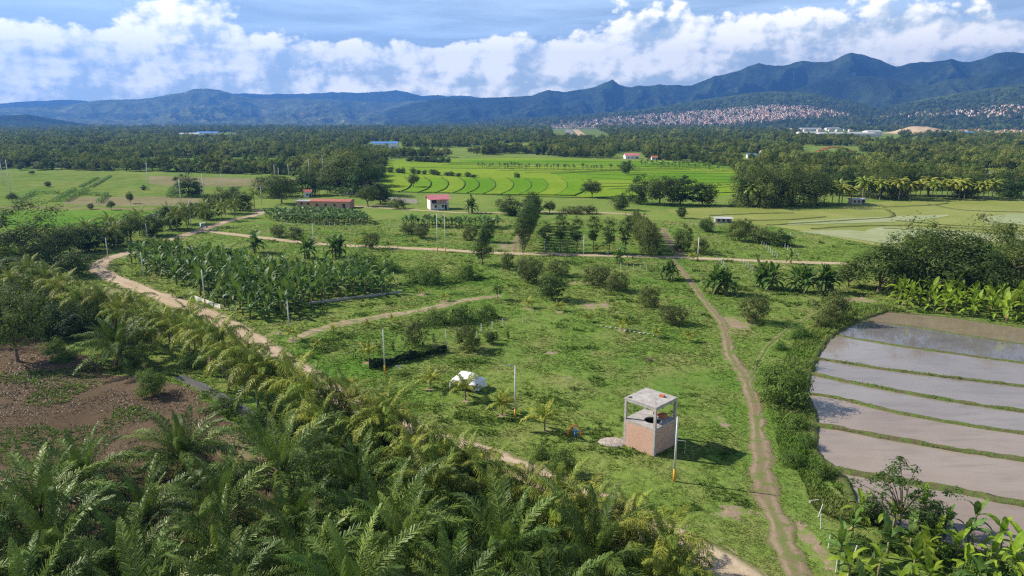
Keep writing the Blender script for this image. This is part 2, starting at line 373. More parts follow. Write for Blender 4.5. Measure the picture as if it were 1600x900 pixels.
def waterm(name, c1, c2, rough, spec=.5, s=.06, alpha_bump=.02):
    m_, n = mat(name); P = n.pos()
    st = n.n('ShaderNodeMapping', None, Vector=P, Rotation=(0, 0, R(10)), Scale=(.35, 1.6, 1)).outputs[0]
    a = n.noise(P, s, 5, .6, .6); b_ = n.noise(st, .45, 5, .6, .3)
    c = n.mix(n.ramp(a, .3, .7), c1, c2); c = n.mix(n.ramp(b_, .45, .75, 0, .5), c, tuple(x * .72 for x in c1))
    b = n.n('ShaderNodeBsdfPrincipled', None, Base_Color=c, Roughness=rough, Specular_IOR_Level=spec, IOR=1.33)
    n.link(n.n('ShaderNodeBump', None, Strength=alpha_bump, Distance=.05, Height=n.noise(P, 3, 3)).outputs[0], b.inputs['Normal'])
    out(n, b.outputs[0]); return m_
M['mud'] = waterm('muddy_paddy_water', (.222, .188, .162), (.285, .248, .22), .07, .6)
M['mudfront'] = waterm('brown_paddy_water', (.262, .205, .162), (.325, .265, .215), .09, .5)
M['mudblue'] = waterm('clear_paddy_water', (.15, .14, .14), (.20, .185, .18), .04, .9)
M['mudbrown'] = waterm('wet_mud', (.20, .155, .105), (.26, .205, .15), .16)
M['paleflood'] = waterm('flooded_seedlings', (.205, .24, .05), (.285, .295, .085), .6, .08, .03)
M['palewater'] = waterm('pale_standing_water', (.27, .31, .13), (.36, .37, .20), .55, .12, .04)
M['canal'] = waterm('canal_water', (.10, .10, .10), (.15, .14, .13), .05, .8)
def hillm(name, dark, light, field, s=.0016):
    m_, n = mat(name); P = n.pos(); a = n.noise(P, s, 6, .6, .3); b_ = n.noise(P, s * 7, 6, .7); f = n.noise(P, s * 2.2, 5, .65, .4)
    c = n.mix(n.ramp(a, .35, .65), dark, light); c = n.mix(n.ramp(f, .58, .68, 0, .75), c, field)
    hs = n.n('ShaderNodeHueSaturation', None, Value=n.ramp(b_, .3, .7, .6, 1.4), Color=c)
    b = n.n('ShaderNodeBsdfDiffuse', None, Color=hs.outputs[0])
    n.link(n.n('ShaderNodeBump', None, Strength=.9, Distance=25, Height=b_).outputs[0], b.inputs['Normal'])
    out(n, b.outputs[0]); return m_
M['mount'] = hillm('mountain_forest_shaded', (.016, .028, .016), (.045, .064, .026), (.075, .085, .034))  # forest green darkened to carry the cloud shadow on the right-hand range
M['hill'] = hillm('hill_forest', (.062, .082, .032), (.145, .160, .060), (.30, .27, .13))
M['foot'] = hillm('foothill_scrub', (.045, .075, .024), (.085, .115, .036), (.14, .15, .06), .003)

# ------------------------------------------------------------------ layout in plan (photo points dropped onto the flat plain)
ROAD = WP([(400, 328), (412, 331), (395, 337), (365, 343), (330, 354), (300, 364), (255, 378), (215, 391), (175, 402), (156, 411), (155, 421), (175, 434), (215, 449), (270, 470), (330, 493), (385, 523),
           (430, 556), (480, 588), (560, 640), (650, 677), (770, 716), (885, 764), (1000, 816), (1095, 866), (1160, 905), (1230, 950)])
CROSS = WP([(322, 361), (400, 370), (500, 381), (600, 386), (690, 390), (770, 395), (900, 398), (1060, 402), (1200, 408), (1330, 412), (1400, 415)])
BACKLANE = WP([(545, 322), (620, 326), (720, 332), (790, 332), (870, 331), (960, 333), (1010, 337)])
FOOT = WP([(1050, 404), (1072, 430), (1092, 458), (1112, 484), (1128, 505), (1136, 530), (1143, 560), (1163, 588), (1178, 630), (1184, 680), (1190, 750), (1212, 815), (1236, 880), (1250, 930)])
BRANCH = WP([(1300, 476), (1262, 496), (1228, 516), (1200, 540), (1184, 565), (1170, 592)])
TRACK = WP([(455, 530), (530, 506), (600, 494), (660, 484), (720, 470), (775, 462)])
LANE2 = WP([(1035, 357), (1042, 370), (1055, 388), (1064, 402)])
LANE3 = WP([(803, 392), (806, 378), (818, 362), (832, 345)])
DIRT = WP([(-260, 505), (-60, 508), (40, 523), (110, 545), (175, 582), (250, 592), (300, 612), (335, 640), (375, 668), (430, 715), (455, 745), (520, 790), (640, 850), (760, 930), (800, 1050), (-260, 1050)])
BARE_BANK = WP([(330, 690), (372, 668), (398, 680), (430, 708), (440, 740), (400, 745), (362, 728)])
PB = [[(1382, 487), (1480, 496), (1600, 513), (1760, 532)],
      [(1338, 500), (1420, 510), (1500, 523), (1600, 538), (1760, 560)],
      [(1300, 523), (1400, 540), (1520, 557), (1600, 568), (1780, 592)],
      [(1272, 560), (1380, 577), (1480, 590), (1600, 604), (1800, 628)],
      [(1263, 584), (1360, 604), (1480, 626), (1600, 644), (1820, 674)],
      [(1258, 615), (1310, 623), (1400, 645), (1500, 663), (1600, 678), (1840, 712)],
      [(1272, 664), (1360, 680), (1480, 702), (1600, 719), (1860, 755)],
      [(1300, 733), (1360, 745), (1450, 760), (1520, 773), (1600, 789), (1880, 834)],
      [(1330, 788), (1400, 830), (1500, 860), (1600, 880), (1900, 930)]]
PEDGE = WP([(1382, 487), (1345, 499), (1302, 521), (1284, 538), (1271, 560), (1263, 582), (1257, 613), (1268, 645), (1272, 664), (1268, 690), (1276, 716), (1300, 734), (1320, 762), (1330, 788)])
PADDY_ALL = PEDGE + WP(PB[8]) + WP(PB[0])[::-1]
FLOOD = WP([(1040, 327), (1150, 323), (1300, 328), (1335, 318), (1480, 312), (1560, 308), (1640, 309), (1900, 312), (1900, 395), (1600, 383), (1540, 386), (1400, 387), (1330, 376), (1230, 357), (1130, 345), (1060, 336)])
RICEP = WP([(597, 262), (600, 251), (700, 249), (800, 247), (950, 250), (1150, 256), (1155, 300), (1050, 303), (960, 307), (900, 308), (800, 305), (700, 301), (622, 299), (598, 288)])
LFIELD = WP([(-300, 268), (0, 270), (150, 271), (270, 274), (420, 278), (500, 276), (470, 288), (425, 300), (400, 312), (300, 326), (250, 340), (190, 350), (90, 356), (-300, 350)])
BANPLANT = WP([(200, 405), (235, 401), (275, 400), (345, 412), (430, 427), (540, 436), (626, 446), (620, 457), (545, 464), (485, 475), (450, 503), (415, 503), (371, 494), (321, 468), (250, 433), (205, 412)])

# ------------------------------------------------------------------ ground sheet
rr = np.concatenate([np.linspace(12, 40, 20), np.geomspace(40.5, 330, 420), np.geomspace(335, 15500, 150)])
aa = np.radians(np.concatenate([np.linspace(-80, -41, 25), np.linspace(-40.8, 40.8, 520), np.linspace(41, 80, 25)]))
RR, AA = np.meshgrid(rr, aa, indexing='ij'); GX, GY = RR * np.sin(AA), RR * np.cos(AA)
near = np.clip((330 - RR) / 60, 0, 1)
soil = np.zeros(GX.shape); lush = np.zeros(GX.shape)
for P, wd, amt in [(FOOT, 1.0, .42), (BRANCH, .6, .3), (TRACK, 1.8, .45), (ROAD, 2.7, .6), (CROSS, 2.3, .5), (LANE2, 2, .6), (LANE3, 1.8, .6), (BACKLANE, 2.5, .6)]:
    soil = np.maximum(soil, amt * np.clip(1.6 - dist_line(GX, GY, P) / wd, 0, 1))
def blob(px, py, wx, wy, amt, arr):
    c = G(px, py); ax = wx * mpp(py); ay = abs(G(px, py - wy)[1] - c.y)
    q = ((GX - c.x) / ax) ** 2 + ((GY - c.y) / ay) ** 2
    return np.maximum(arr, amt * np.exp(-q * .8))
for b_ in [(928, 477, 32, 5, .75), (862, 551, 16, 3, .6), (1150, 505, 25, 14, .72), (1130, 660, 12, 14, .6), (1150, 800, 40, 12, .7), (1270, 850, 22, 40, .7), (1300, 760, 12, 30, .5), (1335, 468, 40, 5, .75),
           (1290, 720, 12, 30, .35), (640, 400, 40, 3, .3), (790, 385, 25, 8, .65), (900, 442, 30, 3, .6), (1100, 350, 50, 5, .5), (1020, 505, 40, 3, .4), (960, 515, 30, 2, .35), (880, 590, 25, 3, .42), (1010, 560, 30, 5, .42),
           (480, 575, 30, 8, .4), (350, 480, 60, 8, .5), (690, 425, 30, 4, .35), (180, 455, 50, 10, .5), (430, 520, 40, 8, .5), (700, 512, 50, 3, .3), (600, 320, 70, 3, .5), (1230, 640, 8, 20, .4), (1410, 455, 30, 4, .5), (860, 690, 12, 3, .4)] + [(x_, y_, 9, 2.2, .95) for x_, y_ in ((673, 608), (727, 626), (785, 649), (851, 674), (577, 566), (458, 532), (825, 482), (660, 460), (695, 471), (972, 516), (872, 487))]:
    soil = blob(*b_, soil)
for b_ in [(540, 580, 80, 25, .7), (480, 560, 40, 12, .6), (1240, 690, 25, 50, .65), (1270, 560, 40, 40, .45), (760, 430, 30, 30, .5), (700, 445, 40, 8, .5), (1150, 620, 30, 60, .25), (640, 620, 60, 30, .4), (1330, 395, 150, 10, .4), (560, 400, 60, 8, .4),
           (760, 365, 20, 15, .3), (850, 500, 130, 14, .3), (940, 365, 60, 15, .25), (660, 385, 80, 5, .25), (1240, 780, 30, 60, .5), (1190, 370, 60, 10, .3)]:
    lush = blob(*b_, lush)
gz = near * (.22 * (fbm(GX * .12, GY * .12, 4, 5) - .5) + .18 * (fbm(GX * .9, GY * .9, 3, 9) - .5))
for P, wd in [(ROAD, 5), (CROSS, 5), (FOOT, 3), (BRANCH, 2.5), (TRACK, 4), (LANE2, 4), (LANE3, 4), (PEDGE, 4)]:
    gz *= np.clip(dist_line(GX, GY, P) / wd - .6, 0, 1)
for P in (PADDY_ALL, DIRT, FLOOD, RICEP, LFIELD): gz[inpoly(GX, GY, P)] = 0
gz -= .02
struct('ground', np_mesh('ground', np.stack([GX, GY, gz], -1).reshape(-1, 3), grid_faces(*GX.shape)[:, ::-1], [M['ground']], dict(soil=soil, lush=lush), True), 'green meadow covering the valley floor')

# ------------------------------------------------------------------ roads, paths, fields
def ribbon(name, P, half, m_, label, z=.03, jit=.25, crown=.04, step=.8, nl=7, kind=struct):
    C = spline(P, step); T = np.gradient(C, axis=0); T /= np.linalg.norm(T, axis=1)[:, None]; Nn = np.stack([T[:, 1], -T[:, 0]], -1)
    s = np.arange(len(C)) * step; V = []; lat = []
    half = np.interp(np.linspace(0, 1, len(C)), [0, .45, 1], half) if isinstance(half, (list, tuple)) else half
    hl = half * (1 + jit * 2 * (fbm(s * .35, s * 0 + 3, 4, 3) - .5)); hr = half * (1 + jit * 2 * (fbm(s * .35, s * 0 + 91, 4, 7) - .5))
    for k in range(nl):
        q = -1 + 2 * k / (nl - 1); hw = np.where(q < 0, hl, hr)
        xy = C + Nn * (q * hw)[:, None]; zz = -.045 + (z + .05) * min(1, 2.2 * (1 - abs(q))) + (.02 * (vn(s * .5, s * 0 + k, 5) - .5) if abs(q) < .9 else 0 * s)
        V.append(np.concatenate([xy, zz[:, None]], 1)); lat.append(np.full(len(C), q))
    V = np.stack(V, 1).reshape(-1, 3); lat = np.stack(lat, 1).ravel()
    me = np_mesh(name, V, grid_faces(len(C), nl), [m_], dict(lat=lat), True)
    me.validate(); return struct(name, me, label)
ribbon('dirt_road', ROAD, 2.8, M['road'], 'sandy dirt road curving past the banana plantation and along the palms', .045)
ribbon('dirt_road', CROSS, 2.3, M['road'], 'straight pale dirt road crossing the meadow behind the plantation', .035, .2)
ribbon('dirt_lane', BACKLANE, 1.7, M['road'], 'dirt lane in front of the pink roofed house', .035)
ribbon('footpath', FOOT, [.8, 1.0, 1.7], M['path'], 'brown trodden footpath running beside the paddies to the cross road', .035, .9)
ribbon('footpath', BRANCH, .45, M['faint'], 'narrow side footpath joining the main footpath', .04, .9)
ribbon('dirt_track', TRACK, 1.7, M['track'], 'short wide dirt track below the banana plantation', .035, .8)
ribbon('dirt_lane', LANE2, 1.2, M['path'], 'dirt lane shaded by the slender tree row', .03, .4)
ribbon('dirt_lane', LANE3, 1.0, M['path'], 'dirt lane leading up beside the dense tall trees', .03, .4)
def sheet(name, P, m_, z, label=None, jit=0.0, step=2.0, parent=None, uneven=0.0):
    """a polygon sheet with an uneven outline, fan filled through bmesh"""
    import bmesh
    Q = spline(list(P) + [P[0]], step)[:-1] if jit else np.array([p[:2] for p in P])
    if jit:
        d = fbm(Q[:, 0] * .3, Q[:, 1] * .3, 3, 41) - .5; d2 = fbm(Q[:, 0] * .3, Q[:, 1] * .3, 3, 87) - .5
        Q = Q + np.stack([d, d2], -1) * 2 * jit
    bm = bmesh.new(); f = bm.faces.new([bm.verts.new((x, y, z)) for x, y in Q])
    bmesh.ops.triangulate(bm, faces=[f]); bmesh.ops.recalc_face_normals(bm, faces=bm.faces)
    if sum(ff.normal.z for ff in bm.faces) < 0: bmesh.ops.reverse_faces(bm, faces=bm.faces)
    me = bpy.data.meshes.new(name); bm.to_mesh(me); bm.free(); me.materials.append(m_)
    return struct(name, me, label, parent)
sheet('dry_field', DIRT, M['dirtfield'], .012, 'brown dry ploughed field between the palms and the canal', 1.6)
sheet('bare_bank', BARE_BANK, M['path'], .03, 'reddish bare earth bank beside the canal', .8)
ribbon('canal', WP([(282, 588), (300, 597), (345, 620), (400, 655), (455, 695), (520, 735)]), 1.0, M['canal'], 'narrow irrigation canal running under the coconut palms', .09, .3, 0.0)
# paddies
water = ['mudbrown', 'mudblue', 'mud', 'mud', 'mud', 'mudfront', 'mudfront', 'mudfront']
wn = ['shallow brown flooded paddy beside the bright banana grove', 'blue sky reflecting paddy, second from the banana grove', 'wide grey flooded paddy, third from the banana grove', 'flooded paddy, fourth from the banana grove',
      'flooded paddy, fifth from the banana grove', 'flooded paddy beside the round roadside bush', 'large brown flooded paddy, seventh from the banana grove', 'flooded paddy behind the dark tree and banana plants']
PW = [spline(WP(b_), 1.0) for b_ in PB]
pe = spline(PEDGE, .8)
for i in range(8):
    a, b_ = PW[i], PW[i + 1]
    i0 = int(np.argmin(np.hypot(*(pe - a[0]).T))); i1 = int(np.argmin(np.hypot(*(pe - b_[0]).T)))
    sheet('paddy_water', list(a[::-1]) + list(pe[i0:i1 + 1]) + list(b_), M[water[i]], .03 + .002 * i, wn[i])
def bundr(name, P, half, hgt, m_, label, step=.5, seed=0):
    C = spline(P, step); T = np.gradient(C, axis=0); T /= np.linalg.norm(T, axis=1)[:, None] + 1e-9; Nn = np.stack([T[:, 1], -T[:, 0]], -1)
    s = np.arange(len(C)) * step + seed * 100; V = []
    off = .35 * half * (fbm(s * .25, s * 0, 3, 21) - .5) * 2
    for q, zz in [(-1, 0), (-.75, .55), (-.3, .95), (.25, 1), (.7, .6), (1, 0)]:
        hw = half * (1 + .55 * (fbm(s * .8, s * 0 + q * 5, 3, 33) - .5) * 2)
        V.append(np.concatenate([C + Nn * (q * hw + off)[:, None], (.0 + zz * hgt * (.65 + .7 * vn(s * .9, s * 0 + q * 3, 8)))[:, None]], 1))
    me = np_mesh(name, np.stack(V, 1).reshape(-1, 3), grid_faces(len(C), 6), [m_], None, True)
    return struct(name, me, label)
bl = ['earth bund at the far edge of the paddies', 'low muddy bund, first inside the paddies', 'low brown bund between blue and grey paddy', 'grassy bund, third inside the paddies', 'grassy bund, fourth inside the paddies',
      'dry brown bund reaching the round roadside bush', 'green grassy bund, sixth inside the paddies', 'wide brown bund behind the dark foreground tree', 'earth bund under the foreground banana plants']
for i, b_ in enumerate(PB): bundr('paddy_bund', WP(b_), [.5, .35, .4, .5, .55, .5, .65, .75, .6][i], [.2, .18, .25, .32, .35, .3, .4, .4, .3][i], M['bund'], bl[i], .5, i)
bundr('paddy_bund', PEDGE, .8, .35, M['bund'], 'curved grassy outer bund along the footpath side of the paddies', .5, 20)
# pale flooded fields
sheet('flooded_field', FLOOD, M['paleflood'], .03, 'pale green flooded rice field behind the big trees', .8, 6)
for px, lab in [([(1330, 372), (1440, 372), (1560, 378), (1700, 384), (1700, 368), (1560, 364), (1450, 358), (1370, 356)], 'pale standing water in front of the flooded rice field'),
                ([(1230, 352), (1300, 350), (1420, 346), (1470, 340), (1480, 336), (1400, 338), (1300, 343), (1240, 346)], 'narrow streak of standing water in the flooded field'),
                ([(1530, 340), (1600, 334), (1750, 334), (1750, 352), (1600, 352), (1540, 348)], 'pale standing water at the side of the flooded field'),
                ([(1245, 362), (1330, 360), (1400, 372), (1395, 382), (1330, 373)], 'pale wet strip at the near end of flooded field')]:
    sheet('standing_water', WP(px), M['palewater'], .05 + .012 * len(lab) / 10, lab, 1.2, 4)
for k, px in enumerate([[(1200, 352), (1270, 348), (1330, 344), (1390, 340), (1394, 334), (1385, 328)], [(1270, 358), (1330, 354), (1420, 353), (1560, 360), (1700, 366)], [(1110, 337), (1180, 334), (1240, 333)], [(1380, 324), (1450, 321), (1480, 318)],
                        [(1450, 319), (1500, 328), (1560, 331), (1700, 333)], [(1535, 335), (1533, 342), (1560, 349), (1650, 356)], [(1170, 345), (1240, 343), (1290, 339)], [(1380, 357), (1470, 361), (1600, 367), (1700, 372)], [(1400, 345), (1480, 352), (1560, 356)]]):
    bundr('field_bund', WP(px), 1.1, .3, M['bund'], ORD[k] + ' low earth bund counted across the pale flooded field', 2.0, 40 + k)
# rice terraces
sheet('rice_field', RICEP, M['rice2'], .02, 'bright green rice land in the middle distance', .6, 6)
tops = [597, 632, 663, 690, 716, 738, 764, 792, 820, 846, 876, 906]
SL = []
for k, x in enumerate(tops):
    b0 = 24 * .5
    SL.append(WP([(x, 277 + .35 * k * .6), (x + 9, 283 + .3 * k), (x + 10, 289 + .35 * k), (x + 4, 295 + .45 * k), (x - 9, 300 + .55 * k)]))
SL[0] = WP([(600, 277), (600, 283), (600, 288), (604, 294), (622, 299)])
for k in range(len(SL) - 1):
    a, b_ = spline(SL[k], 3), spline(SL[k + 1], 3)
    sheet('rice_terrace', list(a) + list(b_[::-1]), M['rice' if k % 3 else 'rice2'], .05 + .05 * k, ORD[k] + ' curved rice terrace counted from the tree covered end')
    bundr('terrace_bund', SL[k + 1], .6, .6, M['bunddark'], ORD[k] + ' dark curved bund counted from the tree covered end of the terraces', 2, 60 + k)
bundr('terrace_bund', WP([(606, 297), (625, 300), (700, 302), (800, 306), (900, 309), (960, 308), (1050, 304), (1150, 301)]), .8, .5, M['bunddark'], 'long dark bund along the near edge of the rice terraces', 3, 80)
for k, (y0, x0, x1, amp) in enumerate([(253.5, 640, 1120, 1), (256, 700, 1140, 1.2), (258.6, 690, 1150, 1.5), (261, 760, 1000, 1.2), (263.5, 640, 1150, 1.4), (266, 780, 1080, 1.5), (268.6, 820, 1150, 1.5), (271.5, 860, 1150, 1.7), (275, 905, 1150, 2), (279, 925, 1150, 2.4),
                                       (284, 920, 1150, 2.6), (289, 935, 1140, 2.4), (294.5, 950, 1150, 2.2)]):
    xs = np.linspace(x0, x1, 8); ys = y0 + amp * np.sin(xs * .012 + k * .8) + amp * .5 * np.sin(xs * .031 + k)
    bundr('terrace_bund', WP(list(zip(xs, ys))), .8, .3, M['bunddark'], ORD[k] + ' long contour bund counted down from the far end of the terraces', 5, 90 + k)
for k, (pp, nm_) in enumerate([([(700, 249.5), (900, 250), (1120, 255), (1148, 262), (1000, 260), (800, 256)], 'rice'), ([(860, 270), (1000, 268), (1148, 272), (1150, 285), (1000, 282), (900, 280)], 'rice'), ([(610, 264), (700, 266), (760, 272), (700, 275), (605, 274)], 'rice2')]):
    sheet('rice_paddy', WP(pp), M[nm_], .06, ['far bright rice plot under the wood edge', 'bright rice plot beside the round field trees', 'pale rice plot behind the curved terraces'][k], 2, 6)
# left fields
sheet('pasture', LFIELD, M['pasture'], .012, 'light green pasture beyond the road on the far side', 1.0, 6)
for px, m_, z, lab in [([(232, 275), (420, 279), (480, 279), (440, 290), (330, 291), (240, 288)], 'fallow', .024, 'brown fallow strip under the far wood'),
                       ([(95, 319), (115, 309), (170, 308), (250, 307), (305, 309), (300, 320), (180, 322)], 'fallow', .03, 'bare brown plots between the clipped hedges'),
                       ([(-200, 330), (0, 330), (150, 329), (235, 331), (232, 337), (190, 349), (100, 355), (-200, 352)], 'lush', .026, 'vivid green field beside the big spreading tree')]:
    sheet('crop_field', WP(px), M[m_], z, lab, .8, 4)
ribbon('dirt_lane', WP([(-200, 324), (0, 324), (120, 325), (200, 326), (262, 326)]), 3.0, M['path'], 'straight brown lane across the pasture', .04, .15)

# ------------------------------------------------------------------ hills and mountains
def profile(pl, D):
    A, Z = [], []
    for px, py in pl:
        x, y, d = ray(px, py); A.append(math.atan2(x, y)); Z.append(HC + D * d / math.hypot(x, y))
    return np.array(A), np.array(Z)
def rangemesh(name, pl, D, front, back, m_, label, seed, rough=.5, nA=420, nR=70, fine=.05):
    A, Z = profile(pl, D); a = np.linspace(A[0], A[-1], nA)
    s = np.concatenate([np.linspace(0, 1, nR), 1 + np.linspace(.05, 1, 14)])
    S, AA_ = np.meshgrid(s, a, indexing='ij')
    crest = np.interp(AA_, A, Z); arc = AA_ * D
    rad = np.where(S <= 1, D - front * (1 - S), D + back * (S - 1))
    spur = 1 - 1.6 * np.abs(2 * fbm(arc / 800 + .9 * fbm(arc / 1400, rad / 900, 3, seed + 5), rad / 2400, 4, seed) - 1)
    spur2 = 1 - np.abs(2 * fbm(arc / 330, rad / 500, 4, seed + 9) - 1)
    h = np.where(S <= 1, crest * np.clip(S, 0, 1) ** 1.15, crest * (1 - .7 * (S - 1)))
    env = np.where(S <= 1, 4 * np.clip(S, 0, 1) * (1 - np.clip(S, 0, 1)) + .1 * np.clip(S, 0, 1), .1)
    h = h * (1 - rough * env * (1.0 - spur) * 1.5) - crest * env * .45 * (1 - spur2)
    h += crest * fine * (fbm(arc / 160, rad / 160, 4, seed + 3) - .5) * np.clip(S * 2, 0, 1)
    h = h - 6
    X, Y = rad * np.sin(AA_), rad * np.cos(AA_)
    o = struct(name, np_mesh(name, np.stack([X, Y, h], -1).reshape(-1, 3), grid_faces(*X.shape)[:, ::-1], [m_], None, True), label)
    return (A, Z, D, front)
rangemesh('mountains', [(-150, 168), (-60, 163), (0, 160), (50, 157), (110, 154), (160, 160), (230, 158), (300, 150), (380, 143), (430, 143), (500, 144), (560, 141), (620, 139), (660, 148), (720, 148), (780, 150), (840, 152), (900, 150), (980, 160)],
          13000, 2200, 900, M['mount'], 'faint blue far mountains on the horizon', 3)
rangemesh('mountains', [(600, 172), (650, 158), (690, 152), (740, 150), (800, 149), (830, 147), (858, 137), (880, 140), (905, 136), (930, 134), (945, 127), (957, 122), (968, 129), (985, 133), (1020, 131), (1080, 125), (1130, 113), (1160, 102), (1186, 91), (1215, 93), (1260, 92), (1290, 91),
                        (1315, 82), (1345, 79), (1370, 86), (1400, 93), (1440, 90), (1480, 92), (1520, 86), (1560, 73), (1610, 72), (1680, 76), (1760, 60), (1850, 70), (1950, 60)],
          9000, 2600, 900, M['mount'], 'high dark blue forested mountain range under the cloud bank', 11, .62, 640, 90, .03)
rangemesh('mountains', [(1120, 186), (1180, 165), (1230, 140), (1270, 124), (1310, 114), (1340, 111), (1375, 116), (1410, 127), (1440, 130), (1480, 122), (1530, 117), (1570, 108), (1610, 106), (1700, 96), (1800, 90), (1900, 96)],
          7700, 1500, 700, M['mount'], 'darker rounded spur standing in front of the high range', 23, .5, 420, 60, .03)
rangemesh('hills', [(-200, 178), (-100, 172), (0, 167), (60, 165), (110, 160), (160, 155), (240, 151), (280, 143), (305, 138), (322, 136), (345, 140), (370, 147), (400, 152), (450, 151), (500, 153), (560, 156), (600, 160), (640, 156), (680, 156), (720, 161), (760, 167), (800, 174), (850, 183), (900, 190)],
          11000, 4200, 900, M['hill'], 'broad green hills with a rounded summit and pale clearings', 31, .42, 560, 80, .05)
rangemesh('hills', [(-200, 186), (-80, 182), (0, 179), (40, 177), (80, 183), (120, 190), (170, 197)], 5600, 900, 500, M['mount'], 'low dark hill at the foot of the broad hills', 37, .4, 160, 40)
FOOT_PL = [(640, 199), (700, 193), (780, 187), (860, 181), (940, 175), (1000, 170), (1060, 160), (1120, 150), (1170, 141), (1205, 138), (1250, 141), (1290, 147), (1340, 157), (1372, 164), (1400, 160), (1450, 150), (1520, 140), (1570, 131), (1620, 126), (1700, 122), (1850, 118), (1950, 120)]
FH = rangemesh('hills', FOOT_PL, 6300, 2300, 700, M['foot'], 'green foothills behind the hillside town', 43, .30, 520, 80, .04)
def foot_z(a, r):
    A, Z, D, front = FH; s = np.clip((r - (D - front)) / front, 0, 1)
    return np.interp(a, A, Z) * s ** 1.15 * .93 - 6

# ------------------------------------------------------------------ crown, trunk and palm builders
def leaf_quads(C, Nrm, L, Wd, seed):
    """one pointed quad per centre, long axis random in the leaf plane"""
    r = np.random.default_rng(seed); n = len(C); t = r.normal(size=(n, 3)); Nrm = Nrm / (np.linalg.norm(Nrm, axis=1)[:, None] + 1e-9)
    t -= Nrm * np.sum(t * Nrm, 1)[:, None]; t /= np.linalg.norm(t, axis=1)[:, None] + 1e-9; b = np.cross(Nrm, t)
    l = (L * r.uniform(.6, 1.3, n))[:, None]; w_ = (Wd * r.uniform(.6, 1.3, n))[:, None]
    V = np.stack([C - t * l, C + b * w_ - Nrm * .15 * l, C + t * l, C - b * w_ - Nrm * .15 * l], 1).reshape(-1, 3)
    return V, np.arange(4 * n).reshape(-1, 4)
def crown_pts(seed, rad, zc, hz, nclump, per, rc, shape='round', hollow=.55):
    r = np.random.default_rng(seed); cs = []
    while len(cs) < nclump:
        p = r.normal(size=3); p /= np.linalg.norm(p); q = hollow + (1 - hollow) * r.random() ** .6
        p = p * q * (1 + .75 * mnoise.noise(Vector(p * 1.4) + Vector((seed * 1.37, seed * .71, 0))))
        if shape == 'round' and p[2] < -.55: continue
        if shape == 'dome' and p[2] < -.15: continue
        if shape == 'bush' and p[2] < -.9: continue
        p = np.array([p[0] * rad, p[1] * rad, p[2] * hz])
        if shape == 'cone': p[:2] *= np.clip(1.15 - (p[2] / hz + 1) / 2, .12, 1)
        if shape == 'column': p[:2] *= np.clip(1.1 - abs(p[2] / hz) ** 2 * .8, .15, 1)
        cs.append(p)
    cs = np.array(cs); rcs = rc * r.uniform(.45, 1.5, nclump)
    d = r.normal(size=(nclump, per, 3)); d /= np.linalg.norm(d, axis=2)[:, :, None]
    q = r.random((nclump, per, 1)) ** .45
    P = cs[:, None, :] + d * q * rcs[:, None, None] * np.array([1, 1, .75])
    N_ = d + .9 * cs[:, None, :] / (np.linalg.norm(cs, axis=1)[:, None, None] + .01) + np.array([0, 0, .55]) + r.normal(size=d.shape) * .55
    P = P.reshape(-1, 3); P[:, 2] += zc
    return P, N_.reshape(-1, 3), cs + np.array([0, 0, zc])
def crown_mesh(name, m_, seed, rad, zc, hz, nclump, per, rc, leaf, shape='round', hollow=.55, lw=.42):
    P, N_, cs = crown_pts(seed, rad, zc, hz, nclump, per, rc, shape, hollow)
    V, F = leaf_quads(P, N_, leaf, leaf * lw, seed + 1)
    V[:, 2] = np.maximum(V[:, 2], .05)
    return np_mesh(name, V, F, [m_]), cs
def trunk_mb(cs, zfork, r0, nlimb, seed, lean=.15):
    r = random.Random(seed); mb = MB(); top = Vector((r.uniform(-lean, lean) * zfork, r.uniform(-lean, lean) * zfork, zfork))
    mb.tube([(0, 0, -.15), (0, 0, .15), tuple(top * .5), tuple(top)], [r0 * 1.5, r0 * 1.1, r0 * .9, r0 * .75], 7)
    for i in sorted(range(len(cs)), key=lambda i: r.random())[:nlimb]:
        e = Vector(cs[i]); mid = top.lerp(e, .5) + Vector((0, 0, .12 * (e - top).length))
        mb.tube([tuple(top * .96), tuple(mid), tuple(e)], [r0 * .5, r0 * .32, r0 * .12], 5, False)
    return mb
PROTO = {}
def proto(kind, H_, Wd, leafmat, shape, nclump, per, rc, leaf, zfork, r0, n=3, hollow=.55, zbot=None, nlimb=9):
    vs = []
    for k in range(n):
        seed = sum(map(ord, kind)) * 7 + k * 101
        zb = zbot if zbot is not None else zfork * .75
        zc = (H_ + zb) / 2 if shape != 'dome' else zb + (H_ - zb) * .12; hz = (H_ - zb) / 2 if shape != 'dome' else (H_ - zb) * .88
        cme, cs = crown_mesh('crown', M[leafmat], seed, Wd / 2 - rc * .55, zc, hz - rc * .5, nclump, per, rc, leaf, shape, hollow)
        vs.append((cme, trunk_mb(cs, zfork, r0, nlimb, seed).mesh('trunk', M['bark'], smooth=True)))
    PROTO[kind] = (vs, H_, Wd)
